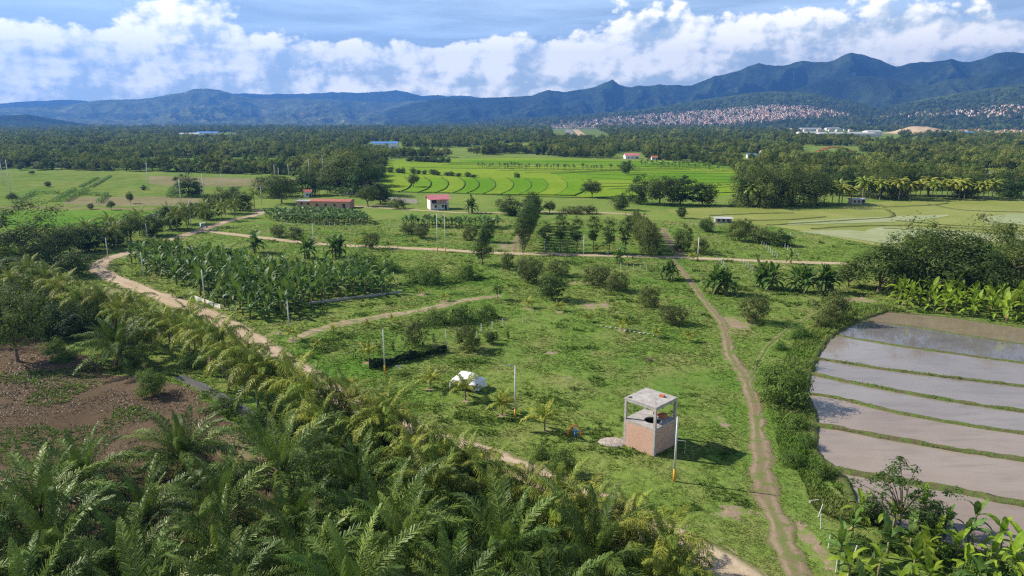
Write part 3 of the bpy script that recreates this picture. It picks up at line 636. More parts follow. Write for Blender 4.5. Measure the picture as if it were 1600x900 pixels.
#      kind      H   W   leaf    shape    ncl per  rc  leaf zfork r0
proto('broad', 8, 8, 'tree', 'round', 80, 44, 1.35, .25, 1.5, .2, zbot=.7)
proto('dark', 7, 7, 'dark', 'bush', 84, 44, 1.15, .23, 1.0, .2, zbot=-.6)
proto('olive', 5, 6, 'olive', 'bush', 84, 40, .85, .18, .7, .12, zbot=-.5)
proto('shrub', 3, 6, 'fresh', 'dome', 80, 34, .75, .15, .3, .06, zbot=-.2, hollow=.4, nlimb=14)
proto('gum', 12, 4, 'dark', 'column', 64, 34, .8, .19, 4.0, .12, zbot=2.4)
proto('spread', 12, 17, 'tree', 'dome', 230, 60, 1.9, .26, 2.8, .45, 2, zbot=-.5, nlimb=16, hollow=.6)
proto('cone', 10, 7, 'dark', 'cone', 100, 36, .95, .22, 1.5, .18, zbot=0)
proto('sapling', 3, 2, 'fresh', 'round', 22, 24, .4, .12, .9, .05, zbot=.5)
proto('airy', 7, 7, 'dark', 'round', 44, 40, .62, .16, 1.8, .12, 2, hollow=.35, zbot=.3, nlimb=22)
def tree(kind, px, py, wpx, hpx, label, cat='tree', group=None, name='tree', loc=None, z=0.0, scale=None):
    vs, H_, Wd = PROTO[kind]; cme, tme = vs[rng.randrange(len(vs))]
    if loc is None: loc = G(px, py)
    if scale is None:
        k = mpp(py); scale = (wpx * k * 1.12 / Wd, wpx * k * 1.12 / Wd, hpx * k * 1.12 / H_)
    t = thing(name, label, cat, (loc[0], loc[1], z), rng.uniform(0, 6.28), group, scale)
    ob('trunk', tme, t); ob('crown', cme, t); return t
# far wood: joined low crowns, placed in thousands
PCOL = bpy.data.collections.new('wood_prototypes')
def forest_proto(k, H_, Wd, mt, shape):
    P, N_, cs = crown_pts(500 + k, Wd / 2 - .8, H_ * .5, H_ * .46, 36, 36, 1.5, shape, .62)
    V, F = leaf_quads(P, N_, .40, .26, 600 + k); V[:, 2] = np.maximum(V[:, 2], .2)
    mb = MB(); mb.tube([(0, 0, -.3), (0, 0, H_ * .6)], [.3, .12], 5)
    me2 = mb.mesh('t'); tv = np.array(mb.v); tf = np.array([f for f in mb.f if len(f) == 4])
    me = np_mesh('wood_tree', np.concatenate([V, tv]), np.concatenate([F, tf + len(V)]), [M[mt], M['bark']], None, False, [0] * len(F) + [1] * len(tf))
    o = bpy.data.objects.new('wood_tree_%d' % k, me); PCOL.objects.link(o); return me
FP = [forest_proto(0, 9, 9, 'forest', 'round'), forest_proto(1, 11, 10, 'forest', 'round'), forest_proto(2, 7, 8, 'tree', 'round'), forest_proto(3, 13, 11, 'forest', 'dome'), forest_proto(4, 9, 6, 'dark', 'column'), forest_proto(5, 6, 9, 'olive', 'dome')]
gn = bpy.data.node_groups.new('plant_wood', 'GeometryNodeTree')
gn.interface.new_socket('Geometry', in_out='INPUT', socket_type='NodeSocketGeometry'); gn.interface.new_socket('Geometry', in_out='OUTPUT', socket_type='NodeSocketGeometry')
q = NT(gn); a_in = gn.nodes.new('NodeGroupInput'); a_out = gn.nodes.new('NodeGroupOutput')
ci = gn.nodes.new('GeometryNodeCollectionInfo'); ci.inputs[0].default_value = PCOL; ci.inputs[1].default_value = True; ci.inputs[2].default_value = True
def nattr(nm_, ty):
    nd = gn.nodes.new('GeometryNodeInputNamedAttribute'); nd.data_type = ty; nd.inputs[0].default_value = nm_; return nd.outputs[0]
iop = gn.nodes.new('GeometryNodeInstanceOnPoints'); iop.inputs['Pick Instance'].default_value = True
gn.links.new(a_in.outputs[0], iop.inputs['Points']); gn.links.new(ci.outputs[0], iop.inputs['Instance'])
gn.links.new(nattr('idx', 'INT'), iop.inputs['Instance Index'])
cx = gn.nodes.new('ShaderNodeCombineXYZ'); gn.links.new(nattr('rz', 'FLOAT'), cx.inputs[2])
e2r = gn.nodes.new('FunctionNodeEulerToRotation'); gn.links.new(cx.outputs[0], e2r.inputs[0]); gn.links.new(e2r.outputs[0], iop.inputs['Rotation'])
gn.links.new(nattr('sc', 'FLOAT'), iop.inputs['Scale']); gn.links.new(iop.outputs[0], a_out.inputs[0])
def wood(P, sc, idx, label, name='forest'):
    me = bpy.data.meshes.new(name); me.from_pydata(P.tolist(), [], [])
    for nm_, ty, v in (('rz', 'FLOAT', nr.uniform(0, 6.28, len(P))), ('sc', 'FLOAT', sc), ('idx', 'INT', idx)):
        at = me.attributes.new(nm_, ty, 'POINT'); at.data.foreach_set('value', np.asarray(v, np.float32 if ty == 'FLOAT' else np.int32))
    o = ob(name, me); tag(o, label, 'wood', None, 'stuff'); md = o.modifiers.new('plant', 'NODES'); md.node_group = gn; return o

# ------------------------------------------------------------------ the wood beyond the fields
FOREST = [(-120, 199.2), (1720, 199.2), (1720, 296), (1560, 300), (1440, 298), (1290, 300), (1160, 300), (1150, 262), (1060, 252), (950, 247.5), (800, 244), (700, 246), (604, 248), (598, 270), (594, 286), (560, 300), (520, 300), (490, 296), (470, 284), (490, 274), (420, 273.5), (270, 269), (150, 267), (-120, 265)]
CLEAR = [[(860, 199), (925, 199), (960, 214), (950, 219), (862, 218)], [(205, 262), (215, 250), (330, 246), (470, 247), (480, 258), (430, 266), (270, 266)], [(640, 240), (700, 238), (760, 241), (700, 245)],
         [(1425, 199), (1510, 199), (1520, 213), (1420, 213)], [(1330, 216), (1480, 216), (1500, 226), (1360, 228)], [(1262, 290), (1330, 276), (1345, 283), (1300, 292)], [(1150, 248), (1160, 262), (1250, 266), (1250, 258)],
         [(280, 208), (370, 208), (375, 218), (280, 219)], [(575, 222), (628, 222), (632, 234), (572, 234)], [(960, 238), (1006, 238), (1012, 250), (955, 250)], [(1250, 206), (1400, 206), (1410, 216), (1240, 216)], [(1205, 199), (1320, 199), (1320, 206), (1205, 206)],
         [(1105, 240), (1215, 240), (1215, 249), (1105, 249)], [(1250, 230), (1345, 230), (1348, 252), (1248, 252)], [(1520, 203), (1640, 203), (1640, 214), (1520, 214)], [(1530, 270), (1640, 268), (1640, 280), (1535, 282)]]
pts_all = []
for r0, r1, sp in [(400, 700, 6.5), (700, 1200, 8.5), (1200, 2000, 12), (2000, 3200, 18), (3200, 5000, 28)]:
    n = int((r1 ** 2 - r0 ** 2) * R(78) / 2 / sp ** 2); r_ = np.sqrt(nr.uniform(r0 ** 2, r1 ** 2, n)); a_ = nr.uniform(R(-39), R(39), n)
    X, Y = r_ * np.sin(a_), r_ * np.cos(a_); px, py = to_px(X, Y)
    ok = inpoly(px, py, FOREST)
    for c in CLEAR: ok &= ~inpoly(px, py, c)
    gap = fbm(X / 120, Y / 120, 4, 77); ok &= ~((gap > .60) & (r_ > 650))
    X, Y, r_ = X[ok], Y[ok], r_[ok]
    sc = nr.uniform(.65, 1.25, len(X)) * {400: .92, 700: 1.0, 1200: 1.15, 2000: 1.4, 3200: 1.75}[r0] * (.75 + .5 * fbm(X / 60, Y / 60, 2, 91))
    pts_all.append(np.stack([X, Y, sc, r_, to_px(X, Y)[0]], -1))
PA = np.concatenate(pts_all); PA = PA[np.argsort(PA[:, 3])]
# the trees that show largest stand as single trees
fl = [('tree at the near edge of the wood behind the pasture', 'wood edge trees behind the pasture'), ('tree at the near edge of the wood behind the rice terraces', 'wood edge trees behind the terraces'), ('tree in the wood behind the pale flooded field', 'wood trees behind the flooded field')]
def forest_px(p): return 0 if p[4] < 600 else (1 if p[4] < 1130 else 2)
single = []; rest = np.ones(len(PA), bool); cnt = [0, 0, 0]; lim = [110, 60, 120]
for i, p in enumerate(PA):
    k = forest_px(p)
    if cnt[k] < lim[k] and abs(p[4] - 800) < 830: cnt[k] += 1; rest[i] = False; single.append((p, k))
for p, k in single:
    kd = rng.choice(['broad', 'broad', 'dark', 'olive', 'broad'])
    s = p[2] * {'broad': 1.0, 'dark': 1.15, 'olive': 1.25}[kd]
    tree(kd, 0, 0, 0, 0, fl[k][0], 'tree', fl[k][1], loc=(p[0], p[1]), scale=(s, s, s * rng.uniform(.85, 1.15)))
PR = PA[rest]; rz_ = np.zeros(len(PR))
prob = np.array([.26, .24, .2, .08, .12, .10])
for k, (lo, hi, lab) in enumerate([(-999, 600, 'dark wood of broadleaf trees spreading behind the pasture'), (600, 1130, 'dark wood of broadleaf trees between terraces and runway'), (1130, 9999, 'dark wood of broadleaf trees around the red arch')]):
    m_ = (PR[:, 4] >= lo) & (PR[:, 4] < hi); Q = PR[m_]
    if len(Q): wood(np.stack([Q[:, 0], Q[:, 1], Q[:, 0] * 0 - .1], -1), Q[:, 2], nr.choice(6, len(Q), p=prob), lab)
# scrub on the foothills and between the houses of the town
a_ = nr.uniform(R(-8), R(39), 5200); r_ = nr.uniform(4000, 6100, 5200); pxq, pyq = to_px(r_ * np.sin(a_), r_ * np.cos(a_), np.maximum(foot_z(a_, r_), 0)); kq = ~(inpoly(pxq, pyq, [(690, 203), (870, 195), (1040, 177), (1190, 165), (1320, 176), (1160, 194), (900, 204)]) & (nr.random(5200) < .75)); a_, r_ = a_[kq], r_[kq]; Q = np.stack([r_ * np.sin(a_), r_ * np.cos(a_), foot_z(a_, r_)], -1)
wood(Q, nr.uniform(1.2, 2.6, len(Q)), nr.choice(6, len(Q), p=prob), 'scattered trees between the houses of the far town')

# ------------------------------------------------------------------ far town
HM = []
for k, (wc, rc_) in enumerate([((.78, .58, .42), (.66, .30, .17)), ((.76, .47, .31), (.62, .27, .15)), ((.84, .74, .62), (.70, .57, .46)), ((.76, .53, .37), (.66, .38, .25)), ((.80, .65, .50), (.60, .46, .36)), ((.80, .49, .31), (.68, .32, .18))]):
    mb = MB(); hw, hd, hh = [7, 6, 8, 5, 9, 6][k], [6, 7, 6, 5, 6, 5][k], [6, 4, 7, 5, 8, 9][k]
    mb.box(-hw, hw, -hd, hd, -3, hh)
    mb.cur = 1
    if k in (0, 1, 3, 5):
        mb.add([(-hw - .6, -hd - .6, hh + .02), (hw + .6, -hd - .6, hh + .02), (hw + .6, hd + .6, hh + .02), (-hw - .6, hd + .6, hh + .02), (-hw - .6, 0, hh + 2), (hw + .6, 0, hh + 2)], [(0, 1, 5, 4), (2, 3, 4, 5), (0, 4, 3), (1, 2, 5), (3, 2, 1, 0)])
    else:
        mb.box(-hw - .3, hw + .3, -hd - .3, hd + .3, hh + .02, hh + .5); mb.box(-hw * .4, hw * .2, -hd * .4, hd * .5, hh + .52, hh + 2.6)
    mb.cur = 2
    for zf in ([1.2] if hh < 5 else [1.2, 4.0]):
        for xw in (-.6, 0, .6): mb.box(hw * xw - .7, hw * xw + .7, -hd - .06, -hd - .01, zf, zf + 1.4)
    HM.append(mb.mesh('town_house', plain('render_%d' % k, wc, .85, .12, .3), plain('tiles_%d' % k, rc_, .8, .2, .5), M['walldark']))
def town_pts(n, poly, spread):
    o = []
    while len(o) < n:
        px, py = rng.uniform(680, 1640), rng.uniform(158, 206)
        if not inpoly(np.array([px]), np.array([py]), poly)[0]: continue
        x, y, d = ray(px, py); a = math.atan2(x, y)
        # march the view line onto the hill foot
        best = None
        r = np.arange(4000, 6250, 25); hit = np.nonzero(foot_z(a, r) >= HC + r * d / math.hypot(x, y))[0]
        if not len(hit): continue
        best = float(r[hit[0]])
        o.append((best * math.sin(a), best * math.cos(a), float(max(foot_z(a, best), 0.0))))
    return o
TOWN = [(690, 199), (760, 193), (870, 189), (960, 183), (1040, 177), (1120, 172), (1190, 165), (1260, 166), (1320, 176), (1330, 181), (1240, 186), (1160, 194), (1090, 198), (1000, 203), (900, 204), (780, 205)]
TOWN2 = [(1360, 183), (1430, 176), (1500, 172), (1560, 166), (1640, 160), (1640, 184), (1560, 184), (1480, 180), (1400, 184)]
big = town_pts(260, TOWN, 0) + town_pts(40, TOWN2, 0)
for i, p in enumerate(big):
    o = ob('town_house', HM[rng.randrange(6)], None, p, rng.choice([.2, .2 + math.pi / 2]) + rng.uniform(-.25, .25)); s = rng.uniform(.7, 1.15); o.scale = (s, s, s)
    if i < 260: tag(o, 'small pale house in the dense far town below the mountains', 'house', 'houses of the dense far town')
    else: tag(o, 'small house scattered on the foothill beyond the bare tan field', 'house', 'houses scattered on the foothill')
Vv, Ff, Mi = [], [], []; off = 0
for p in town_pts(4600, TOWN, 0) + town_pts(420, TOWN2, 0):
    hw, hd, hh = rng.uniform(3, 6.5), rng.uniform(3, 6), rng.uniform(3.5, 8); c, s_ = math.cos(rng.uniform(0, 1.5)), math.sin(rng.uniform(0, 1.5))
    for dz in (-3, hh):
        for sx_, sy_ in ((-1, -1), (1, -1), (1, 1), (-1, 1)): Vv.append((p[0] + sx_ * hw, p[1] + sy_ * hd, p[2] + dz))
    Ff += [(off + 4, off + 5, off + 6, off + 7)] + [(off + k, off + (k + 1) % 4, off + 4 + (k + 1) % 4, off + 4 + k) for k in range(4)]
    kk = rng.randrange(6); Mi += [kk + 6] + [kk] * 4; off += 8
tag(ob('town_houses', np_mesh('town_houses', Vv, Ff, [h.materials[0] for h in HM] + [h.materials[1] for h in HM], None, False, Mi)), 'mass of tiny houses filling the far town', 'town', None, 'stuff')

# runway and bare ground far off
for nm_, px, mt, z, lab in [('airfield_grass', [(864, 216), (866, 203), (925, 201.5), (962, 211), (950, 215)], 'pasture', .1, 'green airfield strip at the edge of the town'), ('runway', [(886, 216), (882, 202.6), (891, 202.4), (906, 215.6)], 'asphalt', .3, 'grey runway pointing at the far town'),
                            ('bare_strip', [(907, 215.4), (894, 202.4), (904, 202.6), (920, 214.5)], 'soilbare', .3, 'tan earth strip beside the runway'), 
                            ('far_field', [(1330, 217), (1480, 217), (1500, 225), (1360, 227)], 'pasture', .1, 'pale field inside the wood beyond the red arch'), ('far_field', [(208, 262), (220, 251), (330, 247), (465, 248), (475, 258), (430, 266), (270, 267)], 'lush', .1, 'yellow green scrub field inside the wood'),
                            ('far_field', [(1150, 262), (1155, 248), (1240, 258), (1262, 290), (1290, 285), (1200, 290)], 'lush', .08, 'bright field seen between the wood and the coconut palms'), ('far_field', [(1262, 291), (1325, 277), (1345, 283), (1300, 293)], 'rice', .08, 'small bright green field between dark trees')]:
    sheet(nm_, WP(px), M[mt], z, lab)

c = G(1468, 210); X, Y = np.meshgrid(np.linspace(-95, 85, 50), np.linspace(-60, 220, 40), indexing='ij')
Z = 24 * np.exp(-((X / 68) ** 2) ** 1.5 - ((Y - 110) / 90) ** 2) * (.85 + .3 * fbm(X / 30, Y / 30, 3, 5)) - .8
struct('bare_hill', np_mesh('bare_hill', np.stack([X + c.x, Y + c.y, Z], -1).reshape(-1, 3), grid_faces(50, 40)[:, ::-1], [M['soilbare']], None, True), 'bare tan earth hillside beyond the wood')

# ------------------------------------------------------------------ palms and bananas
def frond_mesh(name, m_, L, el0, droop, leaf, hang, n, fwd=.55, wid=.05, seed=0, stalk=.12, fold=.25):
    r = random.Random(seed); mb = MB(); NS = 12; pts = [Vector((0, 0, 0))]; th = []
    for i in range(NS):
        s = (i + .5) / NS; a = el0 - droop * s ** 1.25; th.append(a); pts.append(pts[-1] + Vector((math.cos(a), 0, math.sin(a))) * (L / NS))
    mb.tube([tuple(p) for p in pts[::2]], [.055 * (1 - .85 * i / 6) for i in range(7)], 4, False)
    for k in range(n):
        s = stalk + (1 - stalk) * (k + .5) / n; i = min(NS - 1, int(s * NS)); f = s * NS - i; p = pts[i].lerp(pts[i + 1], f); a = th[i]
        tg = Vector((math.cos(a), 0, math.sin(a))); nm_ = Vector((-math.sin(a), 0, math.cos(a)))
        ll = leaf * (math.sin(math.pi * min(1, .18 + .80 * s)) ** .7) * r.uniform(.8, 1.1)
        for sd in (-1, 1):
            side = Vector((0, sd, 0)); d = (side * 1.0 + tg * fwd * (0.6 + s) + nm_ * (fold + r.uniform(-.65, .65))).normalized()
            mid = p + d * ll * .5; tip = mid + (d * (1 - hang) + Vector((0, 0, -1)) * hang * 1.1).normalized() * ll * .55
            mid.z -= hang * ll * .1
            ax = d.cross(nm_ + Vector((r.uniform(-.4, .4), 0, 0))).normalized() * wid * r.uniform(.8, 1.3)
            mb.add([p - ax * .5, p + ax * .5, mid + ax, mid - ax, tip], [(0, 1, 2, 3), (3, 2, 4)])
    return mb.mesh(name, m_)
OILF = [frond_mesh('frond', M['oil'], 7.0, R(e), R(d), 1.5, .75, 84, seed=i, wid=.032, fwd=.85, fold=.12) for i, (e, d) in enumerate([(80, 38), (72, 62), (62, 75), (50, 82), (36, 80), (22, 70), (8, 62)])]
COCF = [frond_mesh('frond', M['coco'], 5.0, R(e), R(d), 1.3, min(.95, h_ + .15), 58, seed=30 + i, wid=.036, fwd=.7, fold=-.05) for i, (e, d, h_) in enumerate([(78, 50, .4), (66, 92, .55), (52, 108, .65), (36, 112, .75), (18, 105, .8), (-5, 82, .8)])]
YOUF = [frond_mesh('frond', M['coco_y'], 4.6, R(e), R(d), 1.15, .5, 44, seed=80 + i, wid=.055, fwd=.7, fold=0) for i, (e, d) in enumerate([(82, 40), (70, 75), (56, 95), (40, 100)])]
DEADF = frond_mesh('frond', M['dead'], 4.2, R(-25), R(60), .8, .9, 24, seed=60, wid=.06)
def palm_trunk(h, r, seed):
    mb = MB(); r_ = random.Random(seed); n = 9; b = r_.uniform(-.05, .05) * h
    mb.tube([(b * (i / n) ** 2, 0, -.2 + (h + .35) * i / n) for i in range(n + 1)], [r * (1.35 if i == 0 else 1.0 + .07 * (i % 2) - .2 * i / n) for i in range(n + 1)], 8)
    return mb.mesh('trunk', M['palmtrunk'], smooth=True), b
TR = {}
def palm(kind, loc, h, s, label, group=None, nf=None, cat='palm', dead=1, name=None):
    oil = kind == 'oil'; key = (kind, round(h * 2) / 2)
    if key not in TR: TR[key] = palm_trunk(key[1] / 1.0, .42 if oil else .17, len(TR))
    tme, b = TR[key]
    t = thing(name or ('oil_palm' if oil else 'coconut_palm'), label, cat, (loc[0], loc[1], 0), rng.uniform(0, 6.28), group, (s, s, s))
    ob('trunk', tme, t)
    nf = nf or (28 if oil else 17); F = OILF if oil else (YOUF if name == 'young_coconut_palm' else COCF); top = key[1]
    for k in range(nf):
        q = k / (nf - 1); a = k * 2.39996 + rng.uniform(-.25, .25); fm = F[min(len(F) - 1, int(q * len(F) * .999))]
        f = ob('frond', fm, t, (b + .12 * math.cos(a) * (1 + oil), .12 * math.sin(a) * (1 + oil), top + .12 - .35 * q * (1 + oil * .6)), a)
        f.rotation_euler = (rng.uniform(-.16, .16), rng.uniform(-.10, .12), a); sc = rng.uniform(.84, 1.12) * (.8 + .3 * min(1, q * 3)); f.scale = (sc, sc, sc)
    for k in range(dead): f = ob('frond', DEADF, t, (b, 0, top - .35), rng.uniform(0, 6.28)); f['label'] = 'dry brown hanging frond'
    return t
def at_crown(px, py, h): p = G(px, py, h); return (p.x, p.y)

# named oil palms, then the dense grove
OIL = [(186, 545, 2.6, 1.12, 'large lone oil palm standing on the brown field beside the bush'), (288, 712, 2.6, 1.0, 'oil palm with upright fronds beside the bare earth bank'), (130, 752, 2.4, .95, 'oil palm at the edge of the brown field, next to the grove')]
used = []
for px, py, h, s, lab in OIL:
    l = at_crown(px, py, h * s); used.append(l); palm('oil', l, h, s, lab, None, 34)
GROVE = WP([(-160, 815), (30, 812), (140, 815), (230, 808), (330, 835), (405, 800), (440, 770), (500, 725), (560, 735), (650, 770), (760, 815), (860, 865), (950, 915), (1000, 980), (900, 1120), (-160, 1120)])
gx0, gx1 = min(p[0] for p in GROVE), max(p[0] for p in GROVE); gy0, gy1 = 40, max(p[1] for p in GROVE)
yy, row = gy0, 0
cand = []
while yy < gy1:
    xx = gx0 + (row % 2) * 3.9
    while xx < gx1:
        cand.append((xx + rng.uniform(-1.1, 1.1), yy + rng.uniform(-1.1, 1.1))); xx += 7.8
    yy += 6.7; row += 1
for l in cand:
    if not inpoly(np.array([l[0]]), np.array([l[1]]), GROVE)[0] or min(math.hypot(l[0] - u[0], l[1] - u[1]) for u in used) < 5.8: continue
    if dist_line(np.array(l[0]), np.array(l[1]), ROAD) < 6.0: continue
    used.append(l)
rows = {}
for l in used[len(OIL):]: rows.setdefault(int((l[1] - gy0 + 1.4) / 6.7), []).append(l)
rk = sorted(rows)
for ri, k_ in enumerate(rk):
    for xi, l in enumerate(sorted(rows[k_])):
        palm('oil', l, rng.choice([2.0, 3, 3.5, 4.5]), rng.uniform(.88, 1.18), '%s oil palm from the left in the %s row of the foreground grove' % (ORD[xi], ORD[ri]), 'oil palms of the dense foreground grove', rng.randint(22, 28), dead=rng.choice([1, 2, 3]))
# coconut row along the canal and road
ROWC = [(16, 392, 7), (44, 425, 7), (20, 438, 7), (72, 440, 6.5), (100, 452, 6.5), (128, 470, 6), (160, 470, 6), (188, 488, 6), (205, 470, 6), (232, 500, 6), (262, 505, 6), (292, 512, 6), (300, 497, 6), (322, 527, 6), (345, 532, 6), (352, 556, 5.5), (376, 552, 6), (398, 576, 6), (415, 590, 5.5), (436, 580, 6),
        (462, 602, 6), (486, 622, 6), (546, 628, 5), (498, 655, 5), (608, 652, 5.5)]
for k, (px, py, h) in enumerate(sorted(ROWC)):
    lab = ORD[k] + ' yellow green coconut palm from the left in the row along the canal'
    palm('coco', at_crown(px, py, h), h, rng.uniform(.92, 1.1), lab, 'coconut palms along the canal', dead=rng.choice([0, 1, 2]))
LOWC = [(728, 726, 5.5), (775, 768, 5), (826, 758, 5.5), (868, 806, 5), (922, 796, 5.5), (972, 842, 5), (1040, 846, 5.5), (1060, 895, 5), (680, 762, 5), (640, 715, 5), (575, 662, 5), (600, 660, 5.5), (655, 688, 5), (706, 716, 5), (765, 738, 5), (880, 775, 5), (985, 812, 5)]
for k, (px, py, h) in enumerate(sorted(LOWC)):
    ps = rng.uniform(.84, 1.0)
    palm('coco', at_crown(px, py, h * ps), h, ps, ORD[k] + ' drooping coconut palm from the left beside the lower dirt road', 'coconut palms beside the lower road', dead=1)
# coconut palms among the trees of the far roadside
for k, (px, py, h) in enumerate(sorted([(133, 355, 6), (170, 345, 7), (178, 360, 6), (215, 338, 7), (262, 330, 7), (275, 337, 6), (290, 330, 7), (320, 326, 7), (345, 322, 6), (396, 302, 7), (365, 318, 6)])):
    palm('coco', at_crown(px, py, h), h, 1.0, ORD[k] + ' coconut palm from the left in the tree row along the upper road', 'coconut palms in the upper roadside tree row', 15, dead=0)
# young palms on the meadow (base points)
YOUNG = [(673, 607, .55, 'young yellow green coconut palm beside the white canopy tent, further from the tower'), (727, 625, .72, 'young coconut palm with yellow fronds right in front of the white canopy'), (785, 648, .62, 'young coconut palm next to the yellow based utility pole'),
         (851, 673, .72, 'dark young coconut palm nearest to the person in blue'), (577, 565, .6, 'young coconut palm at the end of the black net fence'), (458, 531, .5, 'young coconut palm by the pole below the banana plantation'), (497, 545, .35, 'small coconut seedling on the grass below the dirt track'),
         (825, 481, .45, 'young coconut palm in front of the round dark tree'), (872, 486, .4, 'little coconut palm near the bare soil patch'), (660, 459, .3, 'small yellow palm seedling behind the dirt track'), (695, 470, .34, 'yellow palm seedling beside the end of dirt track'), (614, 504, .32, 'yellow palm seedling on the dirt track'),
         (576, 512, .3, 'small palm seedling at the lower side of the dirt track'), (972, 515, .38, 'yellow palm seedling at the end of the stone row'), (1026, 527, .34, 'small palm seedling past the stone row'), (918, 503, .33, 'small palm seedling behind the stone row'), (1076, 533, .4, 'small green palm beside the footpath'),
         (522, 520, .3, 'small palm seedling at the lower end of the dirt track'), (225, 490, .7, 'coconut palm leaning over the sandy road at its bend'), (270, 464, .45, 'thin young coconut palm between road and banana plantation'), (933, 397, .5, 'young palm by the cross road in front of slender trees'),
         (608, 388, .5, 'yellow young palm on the cross road verge, beside the round tree'), (560, 385, .5, 'yellow young palm on the cross road verge, left of the round tree'), (646, 383, .45, 'small yellow palm between the round tree and the twin poles'), (1083, 407, .45, 'small palm at the foot of the cross road pole')]
for px, py, s, lab in YOUNG:
    l = G(px, py); palm('coco', l, 2.5, s * .95, lab, None, 12, dead=0, name='young_coconut_palm')
# far coconut row: crown as one mesh
def far_palm_meshes(seed):
    r = random.Random(seed); mb = MB()
    for k in range(17):
        a = k * 2.4; e = R(70 - 95 * k / 16); p = Vector((0, 0, 8)); side = Vector((-math.sin(a), math.cos(a), 0)); pv = None
        for i in range(6):
            s = i / 5; w_ = .75 * math.sin(math.pi * min(1, .15 + .8 * s)); ed = side * w_; dn = Vector((0, 0, -w_ * .7))
            cur = [p + ed + dn, p, p - ed + dn]
            if pv: mb.add(pv + cur, [(0, 1, 4, 3), (1, 2, 5, 4)])
            pv = cur; d = Vector((math.cos(a) * math.cos(e), math.sin(a) * math.cos(e), math.sin(e))); p = p + d * .95; e -= R(20)
    t = MB(); t.tube([(0, 0, -.2), (.15, 0, 4), (0, 0, 8.1)], [.24, .18, .14], 6)
    return mb.mesh('crown', M['coco']), t.mesh('trunk', M['palmtrunk'])
FARP = [far_palm_meshes(i) for i in range(3)]
for rowx, y0, y1, nn, lab, gl in [((1166, 1328), 324, 321, 17, 'coconut palm of the row left of the low shelter, from the left', 'coconut row beside the big round trees'), ((1350, 1552), 314, 312, 24, 'coconut palm of the long row right of the low shelter, from the left', 'long coconut row past the hut')]:
    for k in range(nn):
        px = rowx[0] + (rowx[1] - rowx[0]) * (k + rng.uniform(-.3, .3)) / (nn - 1); l = G(px, y0 + (y1 - y0) * k / nn - rng.uniform(0, 4)); cme, tme = FARP[k % 3]; s = rng.uniform(.85, 1.2)
        t = thing('coconut_palm', ORD[k] + ' ' + lab, 'palm', l, rng.uniform(0, 6), gl, (s * 1.1, s * 1.1, s)); ob('trunk', tme, t); ob('crown', cme, t)

def banana_leaf(seed, L, el0, droop, m_, W_=.34):
    r = random.Random(seed); mb = MB(); n = 8; p = Vector((0, 0, 0)); pv = None
    for i in range(n + 1):
        s = i / n; a = el0 - droop * s ** 1.4; w_ = .02 if s < .1 else W_ * math.sin(math.pi * min(.97, .12 + .86 * s)) ** .6 * r.uniform(.82, 1.1)
        up = .35 * w_; cur = [p + Vector((r.uniform(-.1, .1), w_, up)), p, p + Vector((r.uniform(-.1, .1), -w_, up))]
        if pv: mb.add(pv + cur, [(0, 1, 4, 3), (1, 2, 5, 4)])
        pv = cur; p = p + Vector((math.cos(a), 0, math.sin(a))) * L / n
    return mb.mesh('leaf', m_)
BL = {k: [banana_leaf(i, 2.5, R(e), R(d), M[k]) for i, (e, d) in enumerate([(80, 35), (68, 75), (52, 105), (38, 110), (20, 95)])] for k in ('banana', 'banana_y')}
BDEAD = banana_leaf(99, 1.7, R(-55), R(30), M['dead'], .16)
smb = MB(); smb.tube([(0, 0, -.1), (.03, 0, 1.0), (0, 0, 2.1)], [.16, .13, .07], 7); STEM = smb.mesh('pseudostem', M['stem'], smooth=True)
def banana(l, s, label, group, m_='banana', nl=8, dead=0):
    t = thing('banana_plant', label, 'banana plant', (l[0], l[1], 0), rng.uniform(0, 6.28), group, (s, s, s)); ob('pseudostem', STEM, t)
    for k in range(nl):
        q = k / max(1, nl - 1); a = k * 2.4 + rng.uniform(-.4, .4); f = ob('leaf', BL[m_][min(4, int(q * 5))], t, (0, 0, 2.05 - .75 * q * q), a)
        f.rotation_euler = (rng.uniform(-.25, .25), rng.uniform(-.15, .15) + .25 * q * q, a); sc = rng.uniform(.8, 1.15); f.scale = (sc,) * 3
    for k in range(dead): f = ob('leaf', BDEAD, t, (0, 0, 1.9), rng.uniform(0, 6)); f['label'] = 'dry brown hanging leaf'
def fill(P, sp, jit=.3):
    x0, x1 = min(p[0] for p in P), max(p[0] for p in P); y0, y1 = min(p[1] for p in P), max(p[1] for p in P); o = []; r_ = 0; y = y0
    while y < y1:
        x = x0 + (r_ % 2) * sp / 2
        while x < x1:
            l = (x + rng.uniform(-jit, jit) * sp, y + rng.uniform(-jit, jit) * sp)
            if inpoly(np.array([l[0]]), np.array([l[1]]), P)[0]: o.append(l)
            x += sp
        y += sp * .87; r_ += 1
    return o
bp = fill(BANPLANT, 3.6)
for l in bp: banana(l, rng.uniform(1.1, 1.6), 'banana plant in the dense plantation inside the road bend', 'banana plants of the dense plantation', nl=rng.randint(7, 9))
YB = WP([(1392, 480), (1440, 488), (1480, 494), (1600, 509), (1700, 522), (1700, 486), (1600, 472), (1500, 462), (1410, 462)])
for l in fill(YB, 3.2): banana(l, rng.uniform(1.1, 1.5), 'bright yellow green banana plant in the grove behind the paddies', 'bright banana grove behind the paddies', 'banana_y', rng.randint(6, 8), rng.choice([0, 0, 1]))
